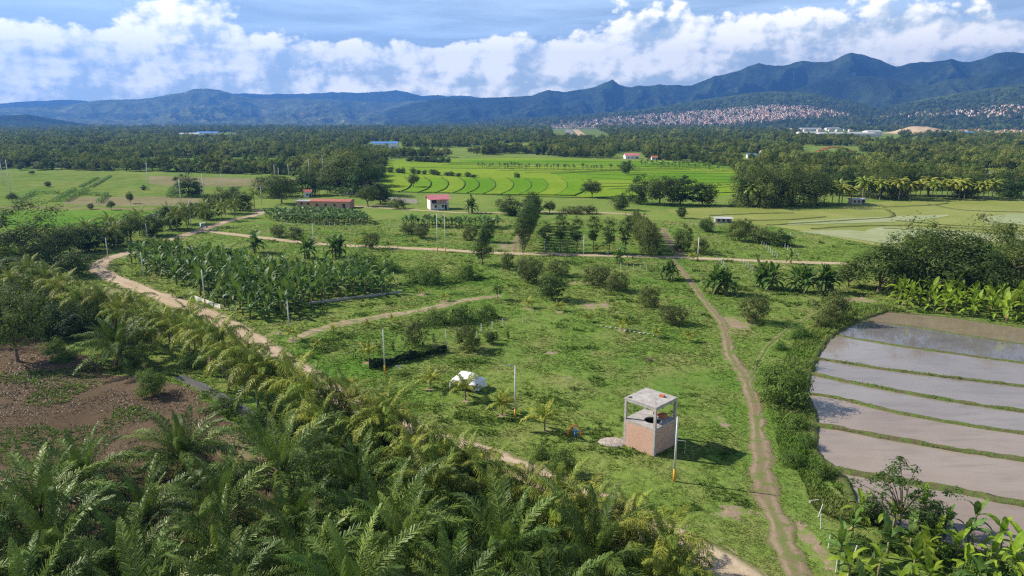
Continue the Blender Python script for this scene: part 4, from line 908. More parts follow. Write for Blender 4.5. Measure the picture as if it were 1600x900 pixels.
FB = [(1312, 880), (1345, 815), (1372, 905), (1420, 868), (1450, 925), (1492, 880), (1525, 925), (1562, 862), (1594, 880), (1476, 838), (1600, 935), (1405, 940), (1348, 945), (1545, 965), (1440, 812), (1522, 828), (1325, 912), (1632, 870), (1580, 960), (1490, 960), (1395, 835), (1385, 872), (1440, 880), (1460, 858), (1510, 858), (1545, 890), (1578, 900), (1330, 845), (1505, 905), (1425, 905)]
for k, (px, py) in enumerate(FB):
    lab = {0: 'small banana plant beside the leaning wire fence post', 1: 'banana plant with dry brown hanging leaves next to the fence', 9: 'banana plant just behind the paddy corner in the foreground', 8: 'tall banana plant standing before the flooded paddy'}.get(k, '%s banana plant from the fence in the foreground thicket below the paddies' % ORD[sorted(FB).index((px, py))])
    banana(G(px, py), rng.uniform(.78, 1.05), lab, None if k in (0, 1, 8, 9) else 'foreground banana thicket', 'banana_y' if k % 3 else 'banana', rng.randint(6, 8), 3 if k == 1 else rng.choice([0, 1]))
BC = [(1124, 459, 1.55, 9, 'in the dark clump next to the footpath by the white posts'), (1200, 451, 1.5, 9, 'in the second clump along the wood edge'), (1251, 456, 1.5, 8, 'in the third clump along the wood edge'), (1286, 456, 1.5, 7, 'in the last clump before the big trees'), (1043, 437, 1.2, 6, 'in the small clump at the footpath top'),
      (965, 412, 1.2, 2, 'in the small clump below the cross road'), (480, 404, 1.5, 3, 'in the clump by the cross road pole'), (525, 402, 1.7, 5, 'in the thick clump behind the plantation'), (736, 333, 1.7, 4, 'in the clump right of the pink roofed house'), (1234, 412, 1.0, 1, 'alone on the cross road verge'), (400, 395, 1.5, 4, 'in the clump at the back of the plantation'), (550, 561, .55, 1, 'small and dark at the end of the net fence')]
for px, py, s, nn, lab in BC:
    c = G(px, py)
    for k in range(nn): banana((c.x + rng.uniform(-1, 1) * .55 * nn ** .5, c.y + rng.uniform(-1, 1) * .5 * nn ** .5), s * rng.uniform(.85, 1.1), 'banana plant ' + lab, 'banana clump ' + lab if nn > 1 else None, nl=10, dead=1 if k % 4 == 0 else 0)
def banana_far_mesh(seed):
    r = random.Random(seed); mb = MB(); mb.tube([(0, 0, -.1), (0, 0, 2.2)], [.17, .08], 5); mb.cur = 1
    for k in range(8):
        a = k * 2.4 + r.uniform(-.3, .3); e = R(82 - 60 * k / 7); p = Vector((0, 0, 2.1)); pv = None; side = Vector((-math.sin(a), math.cos(a), 0))
        for i in range(5):
            w_ = .4 * math.sin(math.pi * min(.95, .1 + .85 * i / 4)); cur = [p + side * w_, p - side * w_]
            if pv: mb.add(pv + cur, [(0, 1, 3, 2)])
            pv = cur; p = p + Vector((math.cos(a) * math.cos(e), math.sin(a) * math.cos(e), math.sin(e))) * .68; e -= R(26)
    return mb.mesh('banana_plant', M['stem'], M['banana'])
BFM = [banana_far_mesh(i) for i in range(3)]
for px, sp, lab, gl in [([(410, 337), (470, 333), (560, 338), (582, 348), (570, 352), (500, 351), (420, 347)], 3.4, 'mass of small banana plants before the long brick building', 'far plantation before the brick building'),
                        ([(628, 349), (700, 350), (790, 353), (788, 358), (700, 357), (630, 354)], 3.4, 'band of banana plants behind the twin poles', 'banana row behind the twin poles'), ([(500, 300), (560, 297), (600, 302), (600, 308), (520, 308)], 5, 'banana plants among the trees behind the brick building', 'bananas behind the brick building'),
                        ([(740, 260), (900, 263), (1000, 265), (1000, 267.5), (850, 266), (740, 263)], 9, 'thin strip of leafy plants across the terraces', 'plants in the strip across the terraces'), ([(1000, 256), (1150, 262), (1150, 268), (1000, 262)], 10, 'thicket of leafy plants behind the terraces', 'plants in the thicket behind the terraces')]:
    VV, FF, MI = [], [], []
    for l in fill(WP(px), sp):
        me = BFM[rng.randrange(3)]; sc_ = rng.uniform(.85, 1.25) * (1 if sp < 5 else 1.2); an = rng.uniform(0, 6.28); c_, s_ = math.cos(an) * sc_, math.sin(an) * sc_; o_ = len(VV)
        VV += [(l[0] + v.co.x * c_ - v.co.y * s_, l[1] + v.co.x * s_ + v.co.y * c_, v.co.z * sc_) for v in me.vertices]
        for p_ in me.polygons:
            if len(p_.vertices) == 4: FF.append([o_ + i for i in p_.vertices]); MI.append(p_.material_index)
    tag(ob('banana_plants', np_mesh('banana_plants', VV, FF, [M['stem'], M['banana']], None, False, MI)), lab, 'banana plants', None, 'stuff')

# ------------------------------------------------------------------ single trees and shrubs (base point, width, height in photo pixels)
TREES = [('spread', 25, 420, 175, 84, 'big dark spreading tree at the bend of the sandy road'), ('broad', 95, 402, 60, 45, 'dark tree next to the big spreading tree'), ('spread', -40, 520, 150, 80, 'broad dark tree at the frame edge behind the brown field'), ('broad', 28, 565, 90, 112, 'light trunked broadleaf tree standing on the brown field'),
         ('dark', 85, 528, 60, 50, 'dark round tree behind the light trunked tree'), ('dark', 118, 530, 52, 40, 'dark bushy tree between the brown field and coconut row'), ('broad', 60, 520, 80, 62, 'leafy tree between the light trunked tree and the coconut row'), ('dark', 5, 500, 80, 56, 'dark tree at the frame edge above the brown field'), ('broad', 140, 512, 56, 40, 'bushy tree under the upper coconut palms'), ('dark', 15, 455, 90, 52, 'dark tree behind the frame edge coconut palms'), ('broad', 75, 470, 70, 46, 'green tree surrounded by the upper coconut palms'), ('dark', 110, 432, 60, 36, 'dark tree in the shade of the road bend'), ('shrub', 100, 562, 50, 20, 'low green scrub spreading on the brown field'), ('dark', 165, 520, 46, 30, 'dark bush under the canal coconut row'), ('dark', 215, 540, 46, 28, 'dark bush behind the lone oil palm'), ('dark', 470, 690, 60, 36, 'dark shrub between canal and oil palm grove'), ('shrub', 500, 705, 60, 36, 'shrub at the upper edge of the oil palm grove'), ('shrub', 350, 640, 60, 26, 'low shrub at the foot of the canal palms'), ('shrub', 300, 572, 50, 22, 'green undergrowth shrub below the canal palms'), ('broad', 110, 395, 55, 42, 'tree below the vivid green field, nearest the spreading tree'), ('dark', 140, 392, 50, 40, 'dark tree in the upper roadside row by the first pole'),
         ('dark', 178, 385, 48, 36, 'dark tree in the upper roadside row past the first pole'), ('broad', 205, 378, 50, 42, 'tall tree of the upper roadside row before the second pole'), ('dark', 238, 368, 46, 30, 'dark tree of the upper roadside row behind the second pole'), ('dark', 268, 358, 44, 34, 'dark tree of the upper roadside row past the second pole'),
         ('broad', 295, 350, 40, 32, 'tree of the upper roadside row beside the mototaxi'), ('dark', 325, 342, 40, 32, 'dark tree of the upper roadside row behind the mototaxi'), ('broad', 352, 333, 40, 36, 'tree near the far end of the upper roadside row'), ('dark', 375, 328, 38, 30, 'last dark tree of the upper roadside row'),
         ('broad', 440, 318, 50, 42, 'tree beside the far end of the sandy road'), ('olive', 425, 308, 60, 34, 'brownish tree left of the brick building'), ('dark', 478, 305, 46, 36, 'dark tree behind the brick building'), ('broad', 530, 300, 60, 50, 'tall tree right behind the brick building'), ('dark', 570, 305, 60, 52, 'dark tall tree at the edge of the rice terraces'),
         ('broad', 548, 290, 70, 50, 'tree above the small red roof in the far grove'), ('dark', 595, 318, 40, 30, 'dark tree beside the grey sheds'), ('broad', 575, 322, 34, 30, 'tree right of the brick building front'), ('olive', 622, 326, 26, 16, 'low shrub by the dirt lane before the house'),
         ('dark', 295, 307, 44, 31, 'round dark tree alone on the pasture'), ('broad', 20, 316, 17, 14, 'small tree at the corner of the clipped hedges'), ('broad', 204, 318, 12, 17, 'slim small tree on the bare brown plots'), ('broad', 174, 328, 13, 14, 'small round tree beside the pasture lane'), ('dark', 142, 327, 11, 9, 'small round bush at the pasture lane'),
         ('dark', 75, 292, 11, 8, 'tiny round tree on the pasture by itself'), ('dark', 225, 297, 10, 7, 'tiny round bush at the foot of a pasture pole'), ('dark', 309, 308, 9, 10, 'little shrub right beside the round pasture tree'), ('broad', 50, 273, 10, 6, 'tiny tree at the back of the pasture'), ('dark', 364, 301, 12, 9, 'small tree on the pasture beside the far poles'),
         ('olive', 582, 388, 24, 26, 'round tree beside the cross road, left of the twin poles'), ('olive', 436, 370, 24, 20, 'round olive shrub, first of two above the plantation'), ('olive', 462, 374, 28, 20, 'round olive shrub, second of two above the plantation'), ('olive', 638, 366, 24, 20, 'olive shrub behind the cross road, first of a pair'), ('olive', 657, 372, 26, 21, 'olive shrub behind the cross road, second of a pair'),
         ('olive', 736, 375, 26, 22, 'olive shrub right of the twin poles'), ('dark', 762, 378, 26, 30, 'dark tree behind the cross road beside the lane'), ('cone', 754, 414, 40, 56, 'dark conical tree in front of the cross road'), ('shrub', 665, 443, 62, 34, 'wide feathery shrub below the twin poles'), ('shrub', 727, 436, 44, 28, 'feathery shrub left of the conical tree'),
         ('shrub', 572, 420, 88, 34, 'wide feathery green shrub behind the plantation'), ('shrub', 610, 424, 40, 22, 'feathery shrub at the plantation corner'), ('olive', 792, 421, 20, 28, 'yellowish bush right of the conical tree'), ('olive', 825, 441, 46, 44, 'bushy olive tree below the cross road'), ('olive', 868, 430, 40, 24, 'olive tree behind the round dark tree'),
         ('dark', 862, 468, 44, 40, 'round dense dark green tree alone on the meadow'), ('olive', 936, 447, 46, 34, 'large olive bush, first of a pair on the meadow'), ('olive', 962, 454, 36, 30, 'large olive bush, second of a pair on the meadow'), ('olive', 1016, 480, 34, 34, 'olive tree beside the footpath, upper of two'), ('olive', 1050, 506, 44, 28, 'low olive bush beside the footpath, lower of two'),
         ('olive', 1180, 503, 44, 44, 'olive tree between the two footpaths'), ('olive', 1302, 505, 54, 50, 'olive tree at the far corner of the paddies'), ('olive', 1284, 512, 30, 26, 'bush beside the olive tree at the paddy corner'), ('fresh2', 1222, 630, 80, 62, 'round leafy bush between footpath and paddies'), ('olive', 648, 540, 36, 40, 'bushy olive tree by the net fence, first of two'),
         ('olive', 729, 547, 40, 40, 'bushy olive tree by the net fence, second of two'), ('dark', 766, 537, 20, 18, 'small dark bush among the concrete posts'), ('sapling', 778, 468, 22, 26, 'young tree at the end of the dirt track'), ('shrub', 680, 506, 50, 26, 'green part of the long shrub bank above the posts'), ('shrub', 722, 502, 64, 32, 'tallest shrub of the long bank above the posts'), ('shrub', 765, 497, 40, 26, 'last shrub of the long bank above the posts'),
         ('dark', 1067, 392, 30, 36, 'green tree beside the lane above the cross road'), ('olive', 1096, 397, 24, 26, 'olive tree behind the cross road pole'), ('dark', 1104, 362, 28, 20, 'dark round tree in front of the low hut'), ('olive', 1154, 377, 38, 38, 'olive tree at the edge of the flooded field'), ('olive', 1186, 380, 36, 28, 'olive tree, middle of three by the flooded field'), ('dark', 1219, 384, 36, 22, 'dark tree, last of three by the flooded field'),
         ('dark', 797, 336, 46, 26, 'dark round grove tree in the middle of the meadow'), ('broad', 830, 333, 30, 30, 'tree next to the dark round grove tree'), ('broad', 859, 333, 20, 18, 'small tree behind the slender tree row'), ('olive', 898, 334, 36, 13, 'low bush behind the slender trees, first of two'), ('olive', 921, 334, 22, 13, 'low bush behind the slender trees, second of two'), ('broad', 925, 309, 32, 26, 'tree at the near edge of the rice terraces'),
         ('broad', 646, 292, 20, 20, 'tree growing inside the curved rice terraces'), ('dark', 978, 272, 22, 20, 'dark round tree standing in the far terraces'), ('dark', 808, 278, 10, 8, 'small dark tree on the terrace bund'), ('dark', 970, 328, 30, 24, 'dark bush before the flooded field trees'), ('dark', 1000, 318, 46, 38, 'dark tree, first of the clump beside the terraces'), ('broad', 1030, 320, 56, 42, 'tall tree, second of the clump beside the terraces'), ('dark', 1062, 320, 52, 42, 'dark tree, third of the clump beside the terraces'), ('dark', 1098, 321, 46, 34, 'dark tree, last of the clump beside the terraces'), ('dark', 1065, 341, 18, 18, 'small dark tree at the corner of the flooded field'),
         ('spread', 1185, 322, 80, 60, 'big round tree, first behind the coconut row'), ('spread', 1235, 320, 90, 64, 'big round tree, second behind the coconut row'), ('broad', 1275, 318, 56, 44, 'big tree behind the end of coconut row'), ('dark', 1165, 322, 40, 40, 'dark tree at the left flank of the coconut row'), ('spread', 1375, 308, 70, 46, 'spreading dark tree behind the long coconut row'), ('dark', 1400, 305, 40, 50, 'tall pointed dark tree behind the long coconut row'), ('broad', 1450, 306, 60, 40, 'tree behind the middle of the long coconut row'), ('dark', 1510, 308, 60, 34, 'dark tree behind the end of the long coconut row'), ('dark', 1580, 308, 60, 34, 'dark tree past the end of the long coconut row'), ('dark', 1320, 306, 46, 40, 'dark tree above the low hut'),
         ('spread', 1470, 456, 165, 98, 'largest dark tree of the big clump behind the banana grove'), ('broad', 1372, 457, 92, 66, 'brownish green tree at the near side of the big clump'), ('spread', 1560, 458, 150, 90, 'wide dark tree at the far side of the big clump'), ('broad', 1415, 452, 84, 70, 'tree between the big clump and brownish tree'), ('broad', 1325, 448, 44, 36, 'light bush beside the last banana clump'), ('dark', 1516, 460, 92, 74, 'dark tree in the middle of the big clump'), ('cone', 1574, 388, 28, 36, 'pointed dark tree behind the big clump'), ('broad', 1612, 442, 110, 74, 'tree at the frame edge of the big clump'), ('broad', 1440, 428, 70, 60, 'rear tree of the big clump'),
         ('airy', 1400, 835, 130, 118, 'dark airy tree rising above the banana thicket'), ('dark', 1360, 815, 50, 36, 'dark leafy bush under the airy tree'), ('dark', 1450, 830, 60, 44, 'dark bush beside the airy tree'), ('shrub', 1395, 858, 50, 30, 'feathery low bush among the foreground bananas'), ('shrub', 1530, 905, 80, 40, 'feathery green bush under the foreground bananas'), ('shrub', 1470, 875, 60, 34, 'feathery bush in the middle of banana thicket'), ('shrub', 1590, 905, 60, 36, 'feathery bush at the frame corner'), ('shrub', 1340, 860, 50, 30, 'low weeds bush along the wire fence'),
         ('fresh2', 240, 617, 46, 42, 'bright green bush beside the lone oil palm'), ('fresh2', 672, 738, 76, 62, 'bright green bush beside the lower dirt road'), ('shrub', 405, 665, 70, 34, 'grey green shrubs on the canal bank'), ('shrub', 440, 690, 50, 30, 'dense low shrub beside the bare earth bank'), ('shrub', 85, 548, 40, 22, 'low shrub at the edge of brown field'), ('fresh2', 760, 790, 60, 40, 'leafy bush under the drooping coconut palms'), ('shrub', 845, 715, 40, 24, 'low bush at the road verge opposite the person'), ('fresh2', 880, 745, 50, 44, 'leafy roadside bush below the tower'), ('fresh2', 590, 716, 60, 44, 'leafy bush among the coconut palms above the grove'), ('dark', 545, 690, 60, 44, 'dark bush beside the coconut palms above the grove'), ('fresh2', 720, 760, 60, 46, 'leafy bush right of the bright green roadside bush'), ('shrub', 620, 735, 60, 40, 'tangled shrub between the grove and bright bush'), ('shrub', 1250, 530, 40, 22, 'low bush by the side footpath'), ('shrub', 1245, 668, 44, 26, 'dry looking low bush beside the paddies'), ('shrub', 1262, 700, 40, 26, 'yellowish low bush at the paddy edge'), ('shrub', 1235, 725, 50, 28, 'green weeds bush beside the footpath'), ('shrub', 1285, 745, 44, 26, 'weedy bush at the paddy corner'), ('shrub', 1220, 545, 26, 14, 'tiny bush on the verge of side footpath'), ('shrub', 1265, 575, 30, 16, 'small weedy bush on the outer paddy bund')]
PROTO['fresh2'] = None
proto('fresh2', 5, 6.5, 'fresh', 'bush', 84, 44, 1.0, .19, .6, .1, 2, zbot=-.4)
for kd, px, py, wp, hp, lab in TREES:
    if not lab: continue
    small = kd == 'shrub' or 'bush' in lab or 'shrub' in lab
    tree(kd, px, py, wp, hp, lab, 'shrub' if small else 'tree', None, 'shrub' if small else 'tree')
for k, (px, py, hp) in enumerate([(852, 393, 46), (876, 393, 64), (900, 393, 54), (927, 394, 60), (951, 397, 56), (976, 397, 58)]):
    tree('gum', px, py, 24, hp, ORD[k] + ' slender tree from the left in the open row along the cross road', 'tree', 'slender trees of the open row', 'slender_tree')
for k in range(11):
    q = k / 10; tree('gum', 817 + 20 * q, 395 - 42 * q, 30 - 8 * q, 62 - 16 * q, ORD[k] + ' tall tree of the dense dark row leading away from the cross road', 'tree', 'dense dark tree row', 'tall_tree')
for k in range(11):
    q = k / 10; tree('olive', 1018 - 28 * q, 400 - 36 * q, 28 - 8 * q, 48 - 12 * q, ORD[k] + ' olive tree of the row beside the shaded lane', 'tree', 'olive tree row beside the shaded lane')
for k, (x0, y0, x1, y1) in enumerate([(600, 269, 740, 277), (640, 252, 700, 254)]):
    for j in range(14): tree('dark', x0 + (x1 - x0) * j / 13 + rng.uniform(-3, 3), y0 + (y1 - y0) * j / 13, rng.uniform(8, 15), rng.uniform(4, 9), ['bush in the line crossing behind the curved terraces', 'bush in the far line of the terraces'][k], 'shrub', ['bush line behind the curved terraces', 'far bush line of the terraces'][k], 'shrub')
# clipped hedges
def hedge(p0, p1, h, w_, label):
    a, b = G(*p0), G(*p1); d = (b - a); L = d.length; n = int(L * 26); r = np.random.default_rng(int(p0[0] * 7))
    s = r.random(n) * L; u = r.uniform(-1, 1, n); z = r.random(n); face = r.random(n)
    u = np.where(face < .55, np.sign(u) * r.uniform(.85, 1.05, n), u); z = np.where(face < .55, z, r.uniform(.9, 1.08, n))
    t = np.array(d[:2]) / L; nn = np.array([t[1], -t[0]])
    P = np.concatenate([np.array(a[:2]) + t * s[:, None] + nn * (u * w_ / 2)[:, None], (z * h)[:, None]], 1)
    N_ = np.concatenate([nn * np.where(face < .55, np.sign(u), 0)[:, None], np.where(face < .55, .2, 1.)[:, None]], 1) + r.normal(size=(n, 3)) * .4
    V, F = leaf_quads(P, N_, .3, .2, 5); me = np_mesh('hedge', V, F, [M['hedge']]); tag(ob('hedge', me), label, 'hedge')
for p0, p1, lab in [((28, 316), (52, 303), 'clipped hedge running away at the small corner tree'), ((52, 303), (95, 303), 'clipped hedge along the back of the first plot'), ((84, 316), (118, 297), 'long clipped hedge, first of the parallel pair'), ((100, 316), (136, 297), 'long clipped hedge, second of the parallel pair'), ((125, 305), (165, 306), 'clipped hedge behind the bare brown plot'), ((154, 318), (167, 305), 'short clipped hedge ending the bare brown plot'),
                    ((125, 293), (152, 279), 'thin hedge line far up the pasture, first'), ((142, 293), (172, 276), 'thin hedge line far up the pasture, second'), ((262, 308), (270, 296), 'clipped hedge left of the round pasture tree'), ((262, 309), (350, 309), 'low clipped hedge below the round pasture tree')]: hedge(p0, p1, 1.7 if 'thin' not in lab else 1.0, 2.2, lab)

# ------------------------------------------------------------------ water tower shell of brick and concrete
T = thing('water_tower', 'unfinished brick and concrete water tower on the meadow', 'tower', (17.4, 83.4, 0), R(45))
HS = 2.33
def uvbox(mb, me_name, mats, parent, name):
    me = mb.mesh(me_name, *mats); uv = me.uv_layers.new(name='UVMap')
    for p in me.polygons:
        for li in p.loop_indices:
            co = me.vertices[me.loops[li].vertex_index].co; uv.data[li].uv = ((co.x if abs(p.normal.y) > .5 else co.y), co.z)
    return ob(name, me, parent)
for sx_ in (-1, 1):
    for sy_ in (-1, 1):
        mb = MB(); cxx, cyy = sx_ * (HS - .15), sy_ * (HS - .15); mb.box(cxx - .15, cxx + .15, cyy - .15, cyy + .15, -.2, 6.2); o = mb.build('column', M['conc'], T)
        mb = MB()
        for dx in (-.08, .08):
            for dy in (-.08, .08): mb.tube([(cxx + dx, cyy + dy, 6.5), (cxx + dx * 1.1, cyy + dy, 6.5 + rng.uniform(.3, .75))], .014, 4)
        mb.build('rebar', M['rust'], o)
for k, (x0, x1, y0, y1) in enumerate([(-HS + .3, HS - .3, -HS + .03, -HS + .18), (-HS + .3, HS - .3, HS - .18, HS - .03), (-HS + .03, -HS + .18, -HS + .3, HS - .3), (HS - .18, HS - .03, -HS + .3, HS - .3)]):
    mb = MB(); mb.box(x0 - .02, x1 + .02, y0, y1, -.2, 3.3); uvbox(mb, 'brick_wall', [M['brick']], T, 'brick_wall')
mb = MB(); e = .16
for x0, x1, y0, y1 in [(-HS + .3, HS - .3, -HS + .005, -HS + .28), (-HS + .3, HS - .3, HS - .28, HS - .005), (-HS + .005, -HS + .28, -HS + .3, HS - .3), (HS - .28, HS - .005, -HS + .3, HS - .3)]:
    mb2 = MB(); mb2.box(x0, x1, y0, y1, 3.3, 3.56); mb2.build('ring_beam', M['conc'], T)
    mb2 = MB(); mb2.box(x0, x1, y0, y1, 5.95, 6.2); mb2.build('roof_beam', M['conc'], T)
def slab_hole(z0, z1, hs, cx_, cy_, rad, rect=None, n=28):
    """square slab with a hole: ring of quads from hole to outline, both faces and rims"""
    mb = MB(); V = []
    for k in range(n):
        a = 2 * math.pi * (k + .5) / n; c, s_ = math.cos(a), math.sin(a); m_ = max(abs(c), abs(s_)); V.append(((cx_ + rad * c, cy_ + rad * s_), (hs * c / m_, hs * s_ / m_)))
    vs = []
    for i, o_ in V: vs += [(*i, z1), (*o_, z1), (*i, z0), (*o_, z0)]
    fs = []
    for k in range(n):
        a, b = 4 * k, 4 * ((k + 1) % n); fs += [(a, a + 1, b + 1, b), (a + 2, b + 2, b + 3, a + 3), (a + 1, a + 3, b + 3, b + 1), (a, b, b + 2, a + 2)]
    mb.add(vs, fs); return mb
slab_hole(3.42, 3.60, HS - .29, -.25, -.55, 1.05).build('floor_slab', M['conc'], T)
slab_hole(6.21, 6.40, HS + .02, -HS + .55, -HS * 0 + HS - .55, .33, n=4 * 5).build('roof_slab', M['conc'], T)
mb = MB(); mb.box(-HS + .2, HS - .2, -HS + .2, HS - .2, 2.0, 2.1); mb.build('dark_plate', M['walldark'], T)  # near-black plate below the hole in the floor slab
mb = MB()
P_ = []; n = 30
for k in range(n):
    a = 2 * math.pi * k / n; P_.append((.1 + 1.35 * math.cos(a), .1 + 1.1 * math.sin(a), 6.405)); 
mb.add([(.1, .1, 6.56)] + P_, [(0, k + 1, (k + 1) % n + 1) for k in range(n)]); mb.build('mortar_dome', M['conc'], T, True)
mb = MB(); mb.tube([(-.2, 2.5, 0), (-.2, 2.5, 7.2)], .035, 6); mb.build('steel_pipe', M['steel'], T)
def bricks(cx_, cy_, z, n, label, rows=1):
    t = thing('brick_stack', label, 'bricks', (cx_, cy_, z), R(45) + .15)
    for r_ in range(rows):
        for k in range(n):
            mb = MB(); x = (k - n / 2) * .26; mb.box(x, x + .24, -.3, .3, r_ * .25, r_ * .25 + .24); mb.build('brick', M['clay'], t)
tw = lambda x, y: (17.4 + (x - y) * .7071, 83.4 + (x + y) * .7071)
bricks(*tw(1.4, -1.1), 3.605, 3, 'red hollow bricks stacked on the tower\'s middle slab, beside the front column', 2); bricks(*tw(1.55, -.35), 3.605, 3, 'low row of red bricks on the tower\'s middle slab, further back', 1)
bricks(*tw(1.15, -.85), 6.405, 2, 'two red bricks left on the tower roof', 1)
o = thing('cement_bag', 'grey cement bag lying on the tower\'s middle slab', 'bag', (*tw(1.75, .7), 3.605), R(40)); mb = MB()
mb.add([(-.4, -.28, 0), (.4, -.28, 0), (.4, .28, 0), (-.4, .28, 0), (-.33, -.2, .2), (.32, -.22, .17), (.33, .2, .2), (-.3, .22, .18)], [(3, 2, 1, 0), (4, 5, 6, 7), (0, 1, 5, 4), (1, 2, 6, 5), (2, 3, 7, 6), (3, 0, 4, 7)]); mb.build('sack', M['stone'], o)
# heap of mortar sand and a slab beside the tower
c = G(957, 691); X, Y = np.meshgrid(np.linspace(-1.9, 1.9, 30), np.linspace(-1.5, 1.5, 24), indexing='ij'); Z = .34 * np.clip(1 - (X / 1.9) ** 2 - (Y / 1.5) ** 2, 0, 1) ** .7 * (.4 + 1.1 * fbm(X * 1.4 + 9, Y * 1.4, 4, 3)) - .03
tag(ob('rubble_heap', np_mesh('rubble_heap', np.stack([X + c.x, Y + c.y, Z], -1).reshape(-1, 3), grid_faces(30, 24)[:, ::-1], [M['tarp']])), 'grey heap of sand and rubble beside the brick tower', 'rubble heap')

# ------------------------------------------------------------------ utility poles
def height_at(px, yb, yt): b = G(px, yb); x, y, d = ray(px, yt); return HC + math.hypot(b.x, b.y) * d / math.hypot(x, y)
def pole(px, yb, yt, label, yellow=False, lamp=False, arm=False, r=.13, group=None):
    l = G(px, yb); h = height_at(px, yb, yt); t = thing('utility_pole', label, 'pole', l, rng.uniform(-.3, .3), group)
    mb = MB(); z0 = 1.55 if yellow else -.2; mb.tube([(0, 0, z0), (0, 0, h)], [r * (1.0 if not yellow else .93), r * .62], 10); mb.build('shaft', M['conc2'], t, True)
    if yellow: mb = MB(); mb.tube([(0, 0, -.2), (0, 0, 1.548)], [r * 1.04, r * .96], 10); mb.build('painted_base', M['yellow'], t, True)
    mb = MB(); mb.tube([(0, 0, h + .002), (0, 0, h + .1)], [r * .7, r * .45], 8); mb.build('cap', M['conc'], t)
    if lamp:
        mb = MB(); mb.tube([(0, 0, h - .25), (-.35, -.1, h + .05), (-.75, -.2, h + .12)], .025, 5); a = mb.build('lamp_arm', M['steel'], t); mb = MB(); mb.box(-1.15, -.7, -.3, -.1, h + .08, h + .18); mb.build('lamp_head', M['steel'], a)
    if arm:
        mb = MB(); mb.box(-.9, .9, -.05, .05, h - .5, h - .38); a = mb.build('crossarm', M['steel'], t)
        for x in (-.8, 0, .8): mb = MB(); mb.tube([(x, 0, h - .37), (x, 0, h - .15)], [.06, .04], 6); mb.build('insulator', M['clay'], a)
    return t
P1 = pole(1053, 752, 651, 'yellow based utility pole standing next to the brick tower', True, r=.14)
mb = MB(); mb.tube([(0, 0, 5.1), (1.25, .3, 4.75)], .035, 6); a = mb.build('service_bracket', M['conc2'], P1); mb = MB(); mb.tube([(1.2, .29, 4.74), (1.18, .3, 3.2)], .012, 4); mb.build('wire', M['steel'], a)
pole(805, 655, 571, 'yellow based utility pole between tower and white canopy', True, True, r=.14); pole(601.5, 584, 514.5, 'yellow based utility pole beside the black net fence', True, r=.13)
for px, yb, yt, lab, yl, lm, ar in [(683.5, 393, 333, 'twin utility pole on the cross road, nearer the round tree', True, False, False), (695.5, 394, 335, 'twin utility pole on the cross road, nearer the conical tree', True, False, False), (851, 393, 362, 'utility pole at the end of the dense dark tree row', False, True, False), (912, 397, 367, 'utility pole in front of the slender trees', False, True, False),
        (1090, 407, 371, 'utility pole on the cross road beside the olive tree', False, False, False), (1403, 420, 372, 'utility pole half hidden by the big tree clump', False, False, False), (490, 382, 349, 'utility pole on the cross road above the plantation', False, False, False), (452, 514, 470, 'utility pole at the lower corner of the banana plantation', False, True, False), (320.6, 477, 421, 'yellow based pole between sandy road and plantation', True, False, False),
        (224.5, 432, 393, 'utility pole at the near side of the plantation bend', False, False, False), (169, 404, 371, 'utility pole at the sharp bend of the sandy road', False, True, False), (231, 379, 349, 'utility pole along the upper road, next after the bend', False, True, False), (299, 355, 312, 'tall utility pole along the upper road beside the mototaxi', False, False, True), (409, 320, 290, 'utility pole at the far end of the upper road', False, False, False),
        (283, 319, 280, 'utility pole just left of the round pasture tree', False, False, True), (319, 309, 272, 'utility pole just right of the round pasture tree', False, False, True), (348, 302, 271, 'utility pole on the pasture, second after the round tree', False, False, True), (233, 297, 254, 'utility pole alone in the middle of the pasture', False, False, True), (17.5, 305, 249, 'tall pole at the pasture side, nearer of two', False, False, True), (6, 290, 246, 'tall pole at the pasture side, farther of two', False, False, True),
        (429.6, 281, 257, 'distant pole at the fallow strip, first of three', False, False, True), (436, 282, 262, 'short distant pole at the fallow strip', False, False, True), (451, 275, 256, 'distant pole at the fallow strip, third of three', False, False, True), (484, 285, 247, 'tall distant pole in front of the wood', False, False, True), (486, 304, 278, 'pole behind the brick building', False, False, True), (505, 275, 242, 'distant pole rising above the wood edge', False, False, True)]:
    pole(px, yb, yt, lab, yl, lm, ar, .17 if yb > 330 else .25)

# ------------------------------------------------------------------ white canopy tent
c = G(731, 606); T = thing('canopy_tent', 'white canopy tent on the meadow behind the young palms', 'tent', c, R(-28))
hw, hd, he, hp_ = 2.2, 1.7, 1.3, 2.65
for sx_ in (-1, 1):
    for sy_ in (-1, 1): mb = MB(); mb.tube([(sx_ * hw, sy_ * hd, -.05), (sx_ * hw, sy_ * hd, he)], .03, 6); mb.build('leg', M['steel'], T)
V, NU, NV = [], 17, 13
for i in range(NU):
    for j in range(NV):
        u, v = -1 + 2 * i / (NU - 1), -1 + 2 * j / (NV - 1); x, y = u * (hw + .06), v * (hd + .06); rid = max(0, abs(u) - .45) / .55
        z = hp_ - (hp_ - he) * max(abs(v), rid) - .18 * (1 - abs(abs(v) * 2 - 1)) * (1 - rid) * .6 - .05 * math.sin(i * 1.7 + j) * .5; V.append((x, y, z))
ob('roof_sheet', np_mesh('roof_sheet', V, grid_faces(NU, NV), [M['white']], None, True), T)
mb = MB(); NSK = 15
for i in range(NSK):
    y = -hd + 2 * hd * i / (NSK - 1); b = .12 * math.sin(i * 1.3); mb.v += [(hw + .05 + b, y, he + .02), (hw + .12 - b, y, .25 + .15 * math.sin(i * .9))]
mb.f = [(2 * i, 2 * i + 1, 2 * i + 3, 2 * i + 2) for i in range(NSK - 1)]; mb.mi = [0] * (NSK - 1); mb.build('side_curtain', M['white'], T, True)
